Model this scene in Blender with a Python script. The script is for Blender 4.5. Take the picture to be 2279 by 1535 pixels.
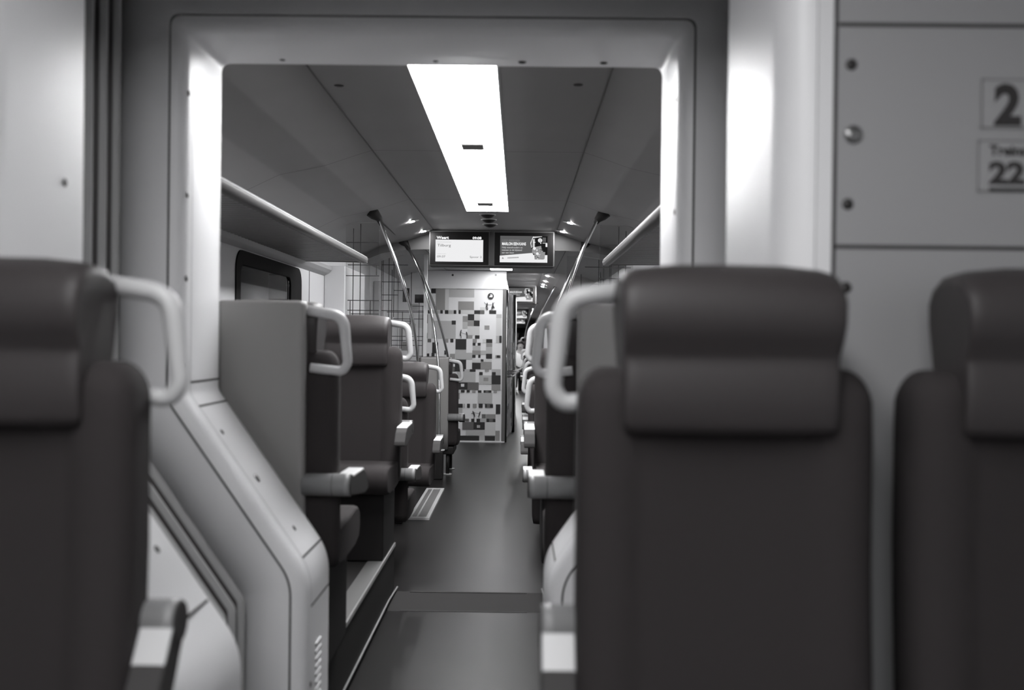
import bpy, math, random
from mathutils import Vector, Matrix
random.seed(7)
for o in list(bpy.data.objects):
    bpy.data.objects.remove(o)
SC = bpy.context.scene
COL = SC.collection
PI = math.pi

# ------------------------------------------------------------------ camera
F_PX = 2279 * 35.0 / 36.0
EYE = 1.35
cam_d = bpy.data.cameras.new('camera')
cam = bpy.data.objects.new('camera', cam_d)
COL.objects.link(cam)
cam_d.sensor_width = 36.0
cam_d.lens = 35.0
cam_d.clip_start = 0.05
cam_d.clip_end = 200
cam_d.dof.use_dof = True
cam_d.dof.focus_distance = 8.5
cam_d.dof.aperture_fstop = 2.4
_r = 0.0115
_v = Vector((15.5 / F_PX, 10.5 / F_PX, -1.0)).normalized()          # where straight down the train lies in the lens
_u = Vector((math.sin(_r), math.cos(_r), 0))
_u.z = -(_u.x * _v.x + _u.y * _v.y) / _v.z
_u.normalize()
_x = _v.cross(_u)
cam.matrix_world = Matrix.Translation((0, 0, EYE)) @ Matrix((_x, _v, _u)).to_4x4()
SC.camera = cam

# ------------------------------------------------------------------ world, view
w = bpy.data.worlds.new('outside_grey')
SC.world = w
w.use_nodes = True
w.node_tree.nodes['Background'].inputs[0].default_value = (0.42, 0.42, 0.424, 1)  # grey surround, raised to brighten the backdrops outside the windows
w.node_tree.nodes['Background'].inputs[1].default_value = 1.0
SC.view_settings.view_transform = 'Standard'
SC.view_settings.look = 'None'
SC.view_settings.gamma = 1.0
SC.view_settings.use_curve_mapping = False
SC.view_settings.exposure = 0.0
LAMP = 27.0           # the saloon's ceiling light strips
SPOT = 450.0          # small round downlights
NEAR_LAMP = 17.0      # the dimmer strip over the near saloon

# ------------------------------------------------------------------ materials
def mat(name, col, rough=0.5, metal=0.0, noise=0.0, nscale=40.0, bump=0.0, bscale=200.0, spec=0.5, emit=0.0, coat=0.0):
    m = bpy.data.materials.new(name)
    m.use_nodes = True
    nt = m.node_tree
    b = nt.nodes['Principled BSDF']
    if isinstance(col, (int, float)):
        col = (col, col, col)
    b.inputs['Base Color'].default_value = (*col, 1)
    b.inputs['Roughness'].default_value = rough
    b.inputs['Metallic'].default_value = metal
    b.inputs['Specular IOR Level'].default_value = spec
    if coat:
        b.inputs['Coat Weight'].default_value = coat
        b.inputs['Coat Roughness'].default_value = 0.15
    if emit:
        b.inputs['Emission Color'].default_value = (*col, 1)
        b.inputs['Emission Strength'].default_value = emit
    if noise or bump:
        tc = nt.nodes.new('ShaderNodeTexCoord')
        nz = nt.nodes.new('ShaderNodeTexNoise')
        nz.inputs['Scale'].default_value = nscale
        nz.inputs['Detail'].default_value = 5
        nt.links.new(tc.outputs['Object'], nz.inputs['Vector'])
        if noise:
            mx = nt.nodes.new('ShaderNodeMix')
            mx.data_type = 'RGBA'
            mx.inputs[6].default_value = (*[c * (1 - noise) for c in col], 1)
            mx.inputs[7].default_value = (*[min(1, c * (1 + noise)) for c in col], 1)
            nt.links.new(nz.outputs['Fac'], mx.inputs[0])
            nt.links.new(mx.outputs[2], b.inputs['Base Color'])
        if bump:
            n2 = nt.nodes.new('ShaderNodeTexNoise')
            n2.inputs['Scale'].default_value = bscale
            n2.inputs['Detail'].default_value = 3
            nt.links.new(tc.outputs['Object'], n2.inputs['Vector'])
            bp = nt.nodes.new('ShaderNodeBump')
            bp.inputs['Strength'].default_value = bump
            bp.inputs['Distance'].default_value = 0.004
            nt.links.new(n2.outputs['Fac'], bp.inputs['Height'])
            nt.links.new(bp.outputs['Normal'], b.inputs['Normal'])
    return m

def glow(name, v, s):
    m = bpy.data.materials.new(name)
    m.use_nodes = True
    nt = m.node_tree
    nt.nodes.clear()
    e = nt.nodes.new('ShaderNodeEmission')
    e.inputs[0].default_value = (v, v, v * 1.01, 1)
    e.inputs[1].default_value = s
    o = nt.nodes.new('ShaderNodeOutputMaterial')
    nt.links.new(e.outputs[0], o.inputs[0])
    return m

def glass(name, tint, gloss):
    m = bpy.data.materials.new(name)
    m.use_nodes = True
    nt = m.node_tree
    nt.nodes.clear()
    t = nt.nodes.new('ShaderNodeBsdfTransparent')
    t.inputs[0].default_value = (tint, tint, tint, 1)
    g = nt.nodes.new('ShaderNodeBsdfGlossy')
    g.inputs['Roughness'].default_value = 0.03
    fr = nt.nodes.new('ShaderNodeFresnel')
    fr.inputs[0].default_value = gloss
    mx = nt.nodes.new('ShaderNodeMixShader')
    o = nt.nodes.new('ShaderNodeOutputMaterial')
    nt.links.new(fr.outputs[0], mx.inputs[0])
    nt.links.new(t.outputs[0], mx.inputs[1])
    nt.links.new(g.outputs[0], mx.inputs[2])
    nt.links.new(mx.outputs[0], o.inputs[0])
    return m

M = {}
M['white'] = mat('white_plastic', (0.8, 0.8, 0.81), 0.38, bump=0.05, bscale=900)
M['panel'] = mat('wall_laminate', (0.34, 0.34, 0.345), 0.42, bump=0.04, bscale=700)
M['wall'] = mat('side_wall_laminate', (0.58, 0.58, 0.59), 0.5)
M['ceil'] = mat('ceiling_panel', (0.25, 0.245, 0.244), 0.55, noise=0.06, nscale=3)
M['ceil_far'] = mat('vestibule_ceiling_panel', (0.33, 0.33, 0.33), 0.5)
M['seam'] = mat('dark_joint', (0.035, 0.033, 0.034), 0.7)
M['seam_soft'] = mat('ceiling_joint', (0.13, 0.127, 0.127), 0.7)
M['fabric'] = mat('dark_seat_moquette', (0.036, 0.032, 0.0325), 0.85, noise=0.18, nscale=260, bump=0.5, bscale=500, spec=0.2)
M['leather'] = mat('dark_headrest_leatherette', (0.038, 0.0335, 0.034), 0.5, noise=0.1, nscale=120, bump=0.15, bscale=420, spec=0.4)
M['shell'] = mat('grey_seat_shell', (0.25, 0.243, 0.24), 0.5, bump=0.12, bscale=900)
M['handle'] = mat('pale_grey_handle_plastic', (0.52, 0.52, 0.525), 0.4)
M['arm'] = mat('pale_armrest_plastic', (0.25, 0.25, 0.252), 0.4)
M['pad'] = mat('white_armrest_pad', (0.6, 0.6, 0.605), 0.4)  # the lamplit top of the armrests, put into the colour
M['armdark'] = mat('grey_armrest_underside', (0.06, 0.058, 0.058), 0.7, spec=0.08)  # armrest sides darkened in colour for their shade
M['base'] = mat('dark_seat_base', (0.013, 0.012, 0.012), 0.55, spec=0.25)
M['floor'] = mat('dark_floor_rubber', (0.013, 0.0122, 0.0122), 0.3, noise=0.4, nscale=6, bump=0.15, bscale=300, spec=0.13)
M['ramp'] = mat('dark_ramp_rubber', (0.02, 0.019, 0.019), 0.8, spec=0.2)
M['podium'] = mat('dark_platform_lining', (0.014, 0.013, 0.013), 0.6, spec=0.25)
M['alu'] = mat('brushed_aluminium', (0.6, 0.6, 0.6), 0.35, metal=0.8)
M['nosing'] = mat('step_edge_metal', (0.11, 0.108, 0.108), 0.45)
M['alupale'] = mat('pale_grey_metal', (0.42, 0.42, 0.42), 0.4)
M['chrome'] = mat('polished_steel', (0.4, 0.4, 0.4), 0.12, metal=1.0)
M['rubber'] = mat('bellows_rubber', (0.045, 0.041, 0.041), 0.5, noise=0.15, nscale=30)
M['rack'] = mat('rack_slat_grey', (0.24, 0.235, 0.235), 0.45)
M['rackedge'] = mat('rack_edge_metal', (0.13, 0.127, 0.127), 0.5)
M['black'] = mat('black_plastic', (0.012, 0.0115, 0.0115), 0.6, spec=0.1)
M['winframe'] = mat('black_window_rubber', (0.012, 0.0115, 0.0115), 0.7, spec=0.1)
M['screw'] = mat('dark_screw_head', (0.04, 0.038, 0.038), 0.35, metal=0.4)
M['screwsteel'] = mat('steel_screw_head', (0.25, 0.25, 0.25), 0.3, metal=0.8)  # the larger silver screws
M['bulk'] = mat('bulkhead_grey', (0.1, 0.098, 0.098), 0.5)
M['lamp'] = glow('lit_lamp_diffuser', 1.0, LAMP)
M['lampnear'] = glow('lit_near_lamp_diffuser', 1.0, NEAR_LAMP)
M['lampfar'] = glow('lit_far_lamp_diffuser', 1.0, LAMP * 0.55)
M['spot'] = glow('lit_spot_lens', 1.0, SPOT)
M['spotfar'] = glow('lit_far_spot_lens', 1.0, SPOT * 5)
M['scr_white'] = glow('lit_screen_white', 0.86, 1.0)
M['scr_hi'] = glow('lit_screen_lettering', 1.0, 1.1)
M['scr_grey'] = glow('lit_screen_grey', 0.11, 1.0)
M['scr_mid'] = glow('lit_screen_mid_grey', 0.3, 1.0)
M['scr_txt'] = glow('lit_screen_dark_lettering', 0.12, 1.0)
M['scr_faint'] = glow('lit_screen_faint_lettering', 0.66, 1.0)
M['scr_pale'] = glow('lit_screen_pale_lettering', 0.6, 1.0)
M['scr_dim'] = glow('lit_screen_dim_lettering', 0.2, 1.0)
M['scr_black'] = glow('lit_screen_black', 0.012, 1.0)
M['glass'] = glass('clear_partition_glass', 0.93, 1.35)
M['winglass'] = glass('tinted_window_glass', 0.6, 1.5)
M['K'] = mat('mosaic_black', (0.02, 0.019, 0.019), 0.45)
M['D'] = mat('mosaic_dark_grey', (0.13, 0.127, 0.125), 0.45)
M['G'] = mat('mosaic_grey', (0.29, 0.285, 0.28), 0.45)
M['L'] = mat('mosaic_pale_grey', (0.47, 0.47, 0.47), 0.45)
M['P'] = mat('mosaic_off_white', (0.62, 0.62, 0.62), 0.45)
M['W'] = mat('mosaic_white', (0.78, 0.78, 0.79), 0.42)
M['ink'] = mat('sign_ink', (0.03, 0.028, 0.028), 0.5)
M['inkpale'] = mat('sign_outline', (0.2, 0.2, 0.2), 0.5)
M['sticker'] = mat('sign_sticker', (0.35, 0.35, 0.355), 0.45)
M['skin'] = mat('skin', (0.38, 0.37, 0.365), 0.5)
M['hair'] = mat('hair', (0.02, 0.018, 0.017), 0.6)
M['shirt'] = mat('white_shirt_cloth', (0.75, 0.75, 0.75), 0.8)
M['pants'] = mat('dark_trouser_cloth', (0.02, 0.02, 0.021), 0.8)
M['shoe'] = mat('pale_shoe', (0.6, 0.6, 0.6), 0.5)
M['outside_grey'] = mat('window_backdrop_grey', (0.5, 0.5, 0.5), 0.8)  # for the added backdrops outside the windows

# ------------------------------------------------------------------ mesh building
class MB:
    def __init__(s):
        s.v = []; s.f = []; s.m = []; s.sm = []; s.mats = []
    def mi(s, m):
        if m not in s.mats: s.mats.append(m)
        return s.mats.index(m)
    def add(s, vs, fs, m, smooth=False):
        b = len(s.v); i = s.mi(m)
        s.v += [tuple(p) for p in vs]
        for f in fs:
            s.f.append([b + k for k in f]); s.m.append(i); s.sm.append(smooth)
    def quad(s, a, b, c, d, m): s.add([a, b, c, d], [(0, 1, 2, 3)], m)
    def box(s, x0, x1, y0, y1, z0, z1, m, T=None):
        vs = [Vector((x, y, z)) for z in (z0, z1) for y in (y0, y1) for x in (x0, x1)]
        if T is not None: vs = [T @ p for p in vs]
        s.add(vs, [(0, 2, 3, 1), (4, 5, 7, 6), (0, 1, 5, 4), (2, 6, 7, 3), (0, 4, 6, 2), (1, 3, 7, 5)], m)
    def loft(s, secs, m, closed=True, caps=True, smooth=True):
        n = len(secs[0]); vs = [p for q in secs for p in q]; fs = []
        for i in range(len(secs) - 1):
            for j in range(n if closed else n - 1):
                k = (j + 1) % n
                fs.append((i * n + j, i * n + k, (i + 1) * n + k, (i + 1) * n + j))
        s.add(vs, fs, m, smooth)
        if caps and closed:
            s.add(secs[0], [tuple(range(n))[::-1]], m)
            s.add(secs[-1], [tuple(range(n))], m)
    def tube(s, pts, r, m, n=12, sq=(1, 1), up=Vector((0, 1, 0))):
        pts = [Vector(p) for p in pts]; secs = []
        rs = r if isinstance(r, (list, tuple)) else [r] * len(pts)
        for i, p in enumerate(pts):
            t = (pts[min(i + 1, len(pts) - 1)] - pts[max(i - 1, 0)]).normalized()
            a = up - t * up.dot(t)
            if a.length < 1e-3: a = Vector((1, 0, 0)) - t * t.x
            a.normalize(); b = t.cross(a)
            secs.append([p + a * rs[i] * sq[0] * math.cos(2 * PI * k / n) + b * rs[i] * sq[1] * math.sin(2 * PI * k / n) for k in range(n)])
        s.loft(secs, m)
    def cyl(s, p, q, r, m, n=20, r2=None):
        s.tube([p, q], [r, r if r2 is None else r2], m, n, up=Vector((0.31, 0.2, 0.93)))
    def dome(s, p, nrm, r, h, m, n=18, k=4):
        nrm = Vector(nrm).normalized(); a = nrm.orthogonal().normalized(); b = nrm.cross(a); p = Vector(p)
        secs = []
        for i in range(k + 1):
            t = i / k * PI / 2; rr = max(r * math.cos(t), r * 0.02); hh = h * math.sin(t)
            secs.append([p + nrm * hh + a * rr * math.cos(2 * PI * j / n) + b * rr * math.sin(2 * PI * j / n) for j in range(n)])
        s.loft(secs, m)
    def prism(s, poly, fn, m, smooth=False):
        """poly: 2-D outline, fn(u, v, side) -> 3-D, side 0 / 1"""
        n = len(poly)
        a = [fn(u, v, 0) for u, v in poly]; b = [fn(u, v, 1) for u, v in poly]
        s.add(a + b, [(i, (i + 1) % n, n + (i + 1) % n, n + i) for i in range(n)], m, smooth)
        s.add(a, [tuple(range(n))[::-1]], m); s.add(b, [tuple(range(n))], m)
    def text(s, body, size, M4, m, bold=0.0, align='LEFT', width=None, depth=0.0006):
        cu = bpy.data.curves.new('lettering', 'FONT')
        cu.body = body; cu.size = size; cu.align_x = align; cu.offset = bold * size; cu.extrude = depth; cu.resolution_u = 3
        ob = bpy.data.objects.new('lettering', cu); COL.objects.link(ob)
        dg = bpy.context.evaluated_depsgraph_get()
        me = bpy.data.meshes.new_from_object(ob.evaluated_get(dg))
        sx = 1.0
        if width and len(me.vertices):
            xs = [q.co.x for q in me.vertices]; sx = width / (max(xs) - min(xs))
        vs = [M4 @ Vector((q.co.x * sx, q.co.y, q.co.z)) for q in me.vertices]
        s.add(vs, [tuple(p.vertices) for p in me.polygons], m)
        bpy.data.objects.remove(ob); bpy.data.curves.remove(cu); bpy.data.meshes.remove(me)
    def build(s, name, parent=None, bevel=0.0, seg=2, subsurf=0, autosmooth=True):
        me = bpy.data.meshes.new(name)
        me.from_pydata(s.v, [], s.f)
        for m in s.mats: me.materials.append(m)
        me.polygons.foreach_set('material_index', s.m)
        me.polygons.foreach_set('use_smooth', s.sm)
        me.update()
        import bmesh
        bm = bmesh.new(); bm.from_mesh(me)
        bmesh.ops.remove_doubles(bm, verts=bm.verts, dist=1e-5)
        bmesh.ops.recalc_face_normals(bm, faces=bm.faces)
        bm.to_mesh(me); bm.free()
        o = bpy.data.objects.new(name, me); COL.objects.link(o)
        if parent is not None: o.parent = parent
        if bevel:
            md = o.modifiers.new('bevel', 'BEVEL'); md.width = bevel; md.segments = seg; md.limit_method = 'ANGLE'; md.angle_limit = math.radians(40)
            for p in me.polygons: p.use_smooth = True
            wn = o.modifiers.new('wn', 'WEIGHTED_NORMAL'); wn.keep_sharp = True
        if subsurf:
            md = o.modifiers.new('sub', 'SUBSURF'); md.levels = subsurf; md.render_levels = subsurf
        return o

def thing(name, label, cat, loc=(0, 0, 0), rz=0.0, group=None):
    o = bpy.data.objects.new(name, None); COL.objects.link(o)
    o.location = loc; o.rotation_euler = (0, 0, rz); o.empty_display_size = 0.1
    o['label'] = label; o['category'] = cat
    if group: o['group'] = group
    return o
def tag(o, label, cat, group=None):
    o['label'] = label; o['category'] = cat
    if group: o['group'] = group
    return o
def struct(o): o['kind'] = 'structure'; return o
def copy_tree(o, parent=None):
    c = o.copy(); COL.objects.link(c)
    if parent is not None: c.parent = parent
    for ch in o.children: copy_tree(ch, c)
    return c

# ------------------------------------------------------------------ the train's main lines
CX = -0.245                         # centre line of the train
XL, XR = CX - 1.325, CX + 1.325     # inner side walls
Z0, ZF, ZP = 0.0, 0.03, 0.27        # near floor, far floor, raised platforms
YN0, YN1 = 1.75, 2.10               # near gangway frame
YF0, YF1 = 2.71, 3.05               # far gangway frame
YW = 12.85                          # toilet front wall
YEND = 50.0

def arc(c, r, a0, a1, n):
    return [(c[0] + r * math.cos(a0 + (a1 - a0) * i / n), c[1] + r * math.sin(a0 + (a1 - a0) * i / n)) for i in range(n + 1)]
def fillet(pts, rad, n=6):
    out = [pts[0]]
    for i in range(1, len(pts) - 1):
        p = Vector(pts[i]); a = (Vector(pts[i - 1]) - p); b = (Vector(pts[i + 1]) - p)
        r = rad[i]
        if r <= 0: out.append(tuple(p)); continue
        an = a.normalized(); bn = b.normalized(); th = an.angle(bn)
        d = min(r / math.tan(th / 2), a.length * 0.49, b.length * 0.49)
        p0 = p + an * d; p1 = p + bn * d
        for k in range(n + 1):
            t = k / n
            q = (1 - t) ** 2 * p0 + 2 * t * (1 - t) * p + t * t * p1
            out.append((q.x, q.y))
    out.append(pts[-1]); return out
# outline of the gangway opening, left foot -> over the top -> right foot
WU, WLOW, ZT = 0.672, 0.328, 2.184
base_pts = [(-WLOW, 0.0), (-WLOW, 0.70), (-WU, 1.19), (-WU, ZT), (WU, ZT), (WU, 1.19), (WLOW, 0.70), (WLOW, 0.0)]
def outline(d):
    """the opening pushed outwards (away from the aisle) by d, corners rounded to suit"""
    pl = [(CX + x, z) for x, z in base_pts]; out = []
    for i, p in enumerate(pl):
        ns = []
        for a, b in ((i - 1, i), (i, i + 1)):
            if a < 0 or b >= len(pl): continue
            t = (Vector(pl[b]) - Vector(pl[a])).normalized()
            ns.append(Vector((-t.y, t.x)))
        n = sum(ns, Vector((0, 0))); n.normalize()
        k = d / n.dot(ns[0])
        out.append((p[0] + n.x * k, p[1] + n.y * k))
    lo, up, tp = max(0.19 - d, 0.012), 0.04 + d, 0.03
    return fillet(out, [0, lo, up, tp, tp, up, lo, 0], 7)
OUT = outline(0.0)

def inner(side, z):
    """x of the gangway frame's inner face at height z, and its outward-facing (to the aisle) normal"""
    pl = OUT[:len(OUT) // 2] if side < 0 else OUT[len(OUT) // 2:][::-1]
    for a, b in zip(pl[:-1], pl[1:]):
        if a[1] <= z <= b[1] and b[1] > a[1]:
            t = (z - a[1]) / (b[1] - a[1])
            tv = Vector((b[0] - a[0], b[1] - a[1])).normalized()
            n = Vector((tv.y, 0, -tv.x)) if side < 0 else Vector((-tv.y, 0, tv.x))
            return a[0] + t * (b[0] - a[0]), n
    return pl[-1][0], Vector((-side, 0, 0))

def frame_mesh(mb, prof, m):
    secs = []
    for y, off in prof:
        secs.append([(x, y, max(z, 0.0)) for x, z in outline(off)])
    mb.loft(secs, m, closed=False, caps=False, smooth=True)

def screw(parent, p, n, r, m='screw', name='screw'):
    mb = MB(); mb.dome(p, n, r, r * 0.35, M[m], 14, 3)
    return mb.build(name, parent)

# ------------------------------------------------------------------ floor
mb = MB()
mb.box(XL - 0.05, XR + 0.05, -4.0, 4.93, -0.06, Z0, M['floor'])
mb.box(XL - 0.05, XR + 0.05, 5.2, YEND, -0.06, ZF, M['floor'])
mb.add([(XL, 4.93, 0), (XR, 4.93, 0), (XR, 5.2, ZF), (XL, 5.2, ZF)], [(0, 1, 2, 3)], M['ramp'])
struct(mb.build('floor'))
mb = MB(); mb.box(CX - 0.31, CX + 0.3, 5.188, 5.2, ZF - 0.004, ZF + 0.002, M['armdark'])
mb.box(CX - 0.33, CX + 0.3, 4.93, 4.936, -0.001, 0.0025, M['seam'])
struct(mb.build('trim_1'))

def platform(x0, x1, y0, y1, edge, name, nose=True, trim=True):
    mb = MB()
    mb.box(x0, x1, y0, y1, 0.0, ZP, M['podium'])
    o = struct(mb.build(name))
    if nose:
        mb = MB()
        s = 1 if edge == x1 else -1
        mb.box(min(edge + s * 0.003, edge - s * 0.075), max(edge + s * 0.003, edge - s * 0.075), y0 + 0.01, y1 - 0.01, ZP, ZP + 0.005, M['nosing'])
        mb.box(min(edge, edge + s * 0.006), max(edge, edge + s * 0.006), y0 + 0.01, y1, ZP - 0.012, ZP + 0.006, M['alu'])
        mb.build('nosing', o)
    if trim:
        mb = MB(); s = 1 if edge == x1 else -1
        mb.tube([(edge + s * 0.006, y0 + 0.06, 0.035), (edge + s * 0.006, y1 - 0.25, 0.035), (edge + s * 0.02, y1 - 0.02, 0.045)], 0.005, M['inkpale'], 8, up=Vector((0, 0, 1)))
        mb.build('kick_strip', o)
    return o
platform(XL, CX - 0.40, 3.06, 5.25, CX - 0.40, 'floor_platform_left')
platform(CX + 0.40, XR, 3.06, 5.25, CX + 0.40, 'floor_platform_right')
platform(CX + 0.34, XR, 30.4, 31.4, CX + 0.34, 'floor_platform_far', False, False)
platform(XL, CX - 0.40, -3.9, 1.74, CX - 0.40, 'floor_platform_near_left', trim=False)
platform(CX + 0.40, XR, -3.9, 1.74, CX + 0.40, 'floor_platform_near_right', trim=False)

# ------------------------------------------------------------------ side walls with windows
def wall(side, name):
    x = XL if side < 0 else XR
    xo = x + side * 0.06
    mb = MB()
    zt = 2.2
    holes = [(5.53, 7.08, 1.0, 1.80)]
    ys = [-4.0]
    for h in holes: ys += [h[0], h[1]]
    ys.append(YEND)
    for i in range(len(ys) - 1):
        if i % 2 == 0:
            mb.box(min(x, xo), max(x, xo), ys[i], ys[i + 1], -0.06, zt, M['wall'])
        else:
            h = holes[i // 2]
            mb.box(min(x, xo), max(x, xo), ys[i], ys[i + 1], -0.06, h[2], M['wall'])
            mb.box(min(x, xo), max(x, xo), ys[i], ys[i + 1], h[3], zt, M['wall'])
    # panel joints
    for yj in (5.05, 7.42):
        mb.box(min(x, x - side * 0.002), max(x, x - side * 0.002), yj - 0.006, yj + 0.006, 0.3, 1.86, M['seam'])
    return struct(mb.build(name))
wall(-1, 'wall_left'); wall(1, 'wall_right')

def rrect(y0, y1, z0, z1, r, n=7):
    return (arc((y0 + r, z0 + r), r, PI, 1.5 * PI, n) + arc((y1 - r, z0 + r), r, 1.5 * PI, 2 * PI, n)
            + arc((y1 - r, z1 - r), r, 0, 0.5 * PI, n) + arc((y0 + r, z1 - r), r, 0.5 * PI, PI, n))
def window(side, name):
    x = XL if side < 0 else XR
    e = struct(bpy.data.objects.new(name, None)); COL.objects.link(e)
    e.location = (x, 6.3, 1.4)
    a = rrect(5.48, 7.13, 0.96, 1.84, 0.11); b = rrect(5.57, 6.80, 1.02, 1.76, 0.06)
    s = -side
    mb = MB()
    loops = []
    for pl, xo in ((a, x - side * -0.055), (a, x + s * 0.008), (b, x + s * 0.008), (b, x - s * 0.008)):
        loops.append([(xo, y, z) for y, z in pl])
    loops[0] = [(x + s * 0.0005, y, z) for y, z in a]
    mb.loft(loops, M['winframe'], closed=True, caps=False, smooth=False)
    o = mb.build('window_frame', e); o.matrix_parent_inverse = Matrix.Translation(-Vector(e.location))
    mb = MB()
    g = [(x - s * 0.004, y, z) for y, z in b]
    g2 = [(x - s * 0.010, y, z) for y, z in b]
    mb.loft([g, g2], M['winglass'], closed=True, caps=True, smooth=False)
    o = mb.build('window_glass', e); o.matrix_parent_inverse = Matrix.Translation(-Vector(e.location))
window(-1, 'window_1'); window(1, 'window_2')
# added grey backdrops that lighten the glass of the left and right windows
for x in (XL - 1.6, XR + 1.6):
    mb = MB(); mb.box(x - 0.05, x + 0.05, 2, 12, -0.5, 3.2, M['outside_grey'])
    struct(mb.build('wall_backdrop'))

# end walls
mb = MB(); mb.box(XL - 0.06, XR + 0.06, -4.06, -4.0, -0.06, 2.6, M['podium']); struct(mb.build('wall_rear'))
mb = MB(); mb.box(XL - 0.06, XR + 0.06, YEND, YEND + 0.06, -0.06, 2.6, M['panel']); struct(mb.build('wall_far'))

# ------------------------------------------------------------------ ceilings
def ceiling_profile(zc, w):
    p = [(-1.325, 2.18), (-1.13, 2.275), (-0.87, 2.33), (-w - 0.08, zc - 0.025), (-w, zc), (w, zc), (w + 0.08, zc - 0.025), (0.87, 2.33), (1.13, 2.275), (1.325, 2.18)]
    if zc < 2.3:
        p = [(-1.325, 2.12), (-1.13, 2.20), (-0.93, 2.235), (-w - 0.08, zc - 0.003), (-w, zc), (w, zc), (w + 0.08, zc - 0.003), (0.93, 2.235), (1.13, 2.20), (1.325, 2.12)]
    return [(CX + x, z) for x, z in fillet(p, [0, .1, .15, .1, .05, .05, .1, .15, .1, 0], 4)]
ZC = 2.42
def ceiling(name, y0, y1, zc, w, m, seams=()):
    mb = MB()
    pr = ceiling_profile(zc, w)
    a = [(x, y0, z) for x, z in pr]; b = [(x, y1, z) for x, z in pr]
    mb.loft([a, b], m, closed=False, caps=False, smooth=True)
    up = [(x, y, z + 0.04) for y in (y0, y1) for x, z in pr]
    n = len(pr)
    mb.add(up, [(i, i + 1, n + i + 1, n + i) for i in range(n - 1)], m, True)
    for s in (-1, 1):                                     # lengthwise panel joints
        x = CX + s * w
        mb.box(x - 0.003, x + 0.003, y0, y1, zc - 0.004, zc + 0.001, M['seam_soft'])
    for yj in seams:
        pts = [(x, yj, z - 0.001) for x, z in pr]; pts2 = [(x, yj + 0.008, z - 0.001) for x, z in pr]
        mb.loft([pts, pts2], M['seam_soft'], closed=False, caps=False, smooth=True)
    return struct(mb.build(name))
ceiling('ceiling', 3.03, 9.92, ZC, 0.6, M['ceil'], (5.65, 7.6))
ceiling('ceiling_near', -4.0, YN0, ZC, 0.6, M['ceil'])
ceiling('ceiling_vestibule', 9.9, 13.3, 2.245, 0.7, M['ceil_far'], (12.0,))
ceiling('ceiling_far', 13.3, YEND, ZC, 0.6, M['ceil'], (15.0, 18.9, 21.0))

# ------------------------------------------------------------------ gangway: far frame, bellows, near frame
gf = thing('gangway_portal', 'white gangway portal frame beyond the bellows, narrowing at the foot, with screwed jamb panels', 'door frame', (CX, YF1, 0))
def child(o, e):
    o.parent = e; o.matrix_parent_inverse = e.matrix_basis.inverted(); return o
mb = MB()
arcp = [(YF0 + 0.04 * (1 - math.cos(k * PI / 12)), 0.04 * (1 - math.sin(k * PI / 12))) for k in range(7)]
frame_mesh(mb, arcp + [(YF0 + 0.1, 0.0), (YF1 - 0.012, 0.0), (YF1 - 0.003, 0.004), (YF1, 0.012), (YF1, 0.1)], M['white'])
child(mb.build('jamb'), gf)
mb = MB()
frame_mesh(mb, [(YF0 + 0.004, 0.04), (YF0 + 0.004, 0.046)], M['seam'])
frame_mesh(mb, [(YF0, 0.046), (YF0, 0.185), (YF0 + 0.05, 0.19)], M['white'])
child(mb.build('flange'), gf)
def on_jamb(side, z, y, lift=0.0):
    x, n = inner(side, z); return Vector((x, y, z)) + n * lift, n
for side, lst in ((-1, [(2.02, 2.74), (1.74, 2.735), (1.51, 2.735), (1.27, 2.735), (1.08, 2.82), (0.80, 2.87), (0.38, 2.78)]), (1, [(2.02, 2.76), (1.71, 2.76)])):
    for z, y in lst:
        p, n = on_jamb(side, z, y); child(screw(gf, p, n, 0.0085), gf)
p, n = on_jamb(-1, 0.947, 2.845); child(screw(gf, p, n, 0.014, 'screwsteel'), gf)
mb = MB()                                                         # joints between the jamb panels
for z in (1.222, 1.155, 0.735, 0.60):
    for side in (-1, 1):
        x, n = inner(side, z); t = Vector((0, 0, 1)); t = (t - n * t.dot(n)).normalized()
        a = Vector((x, 2.775, z)) + n * 0.0008; b = Vector((x, YF1 - 0.01, z)) + n * 0.0008
        mb.add([a - t * 0.003, b - t * 0.003, b + t * 0.003, a + t * 0.003], [(0, 1, 2, 3)], M['seam'])
for side in (-1, 1):                                              # lengthwise panel edges
    for yy in (2.775, 3.03):
        zs = [z for x, z in OUT[:len(OUT) // 2] if 0.62 < z < 2.02]
        zs = sorted(set([0.6] + zs + [1.6, 2.0]))
        prev = None
        for z in zs:
            x, n = inner(side, z); q = (Vector((x, yy - 0.0018, z)) + n * 0.0008, Vector((x, yy + 0.0018, z)) + n * 0.0008)
            if prev: mb.add([prev[0], prev[1], q[1], q[0]], [(0, 1, 2, 3)], M['panel'])
            prev = q
child(mb.build('panel_joint'), gf)
for k in range(9):                                                # slanted air slots low on the left jamb
    mb = MB(); z = 0.47 - k * 0.022
    x, n = inner(-1, z)
    T = Matrix.Translation((x + 0.001, 2.88, z))
    mb.box(-0.001, 0.0015, -0.035, 0.035, -0.003, 0.003, M['seam'], T)
    mb.box(-0.001, 0.003, -0.035, 0.035, 0.003, 0.0055, M['white'], T)
    child(mb.build('air_slot'), gf)
for x, y, r in ((-0.72, 2.99, 0.009), (0.0, 2.99, 0.013), (0.245, 2.99, 0.012), (-0.26, 2.99, 0.008)):
    child(screw(gf, (x, y, ZT), (0, 0, -1), r), gf)
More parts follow.
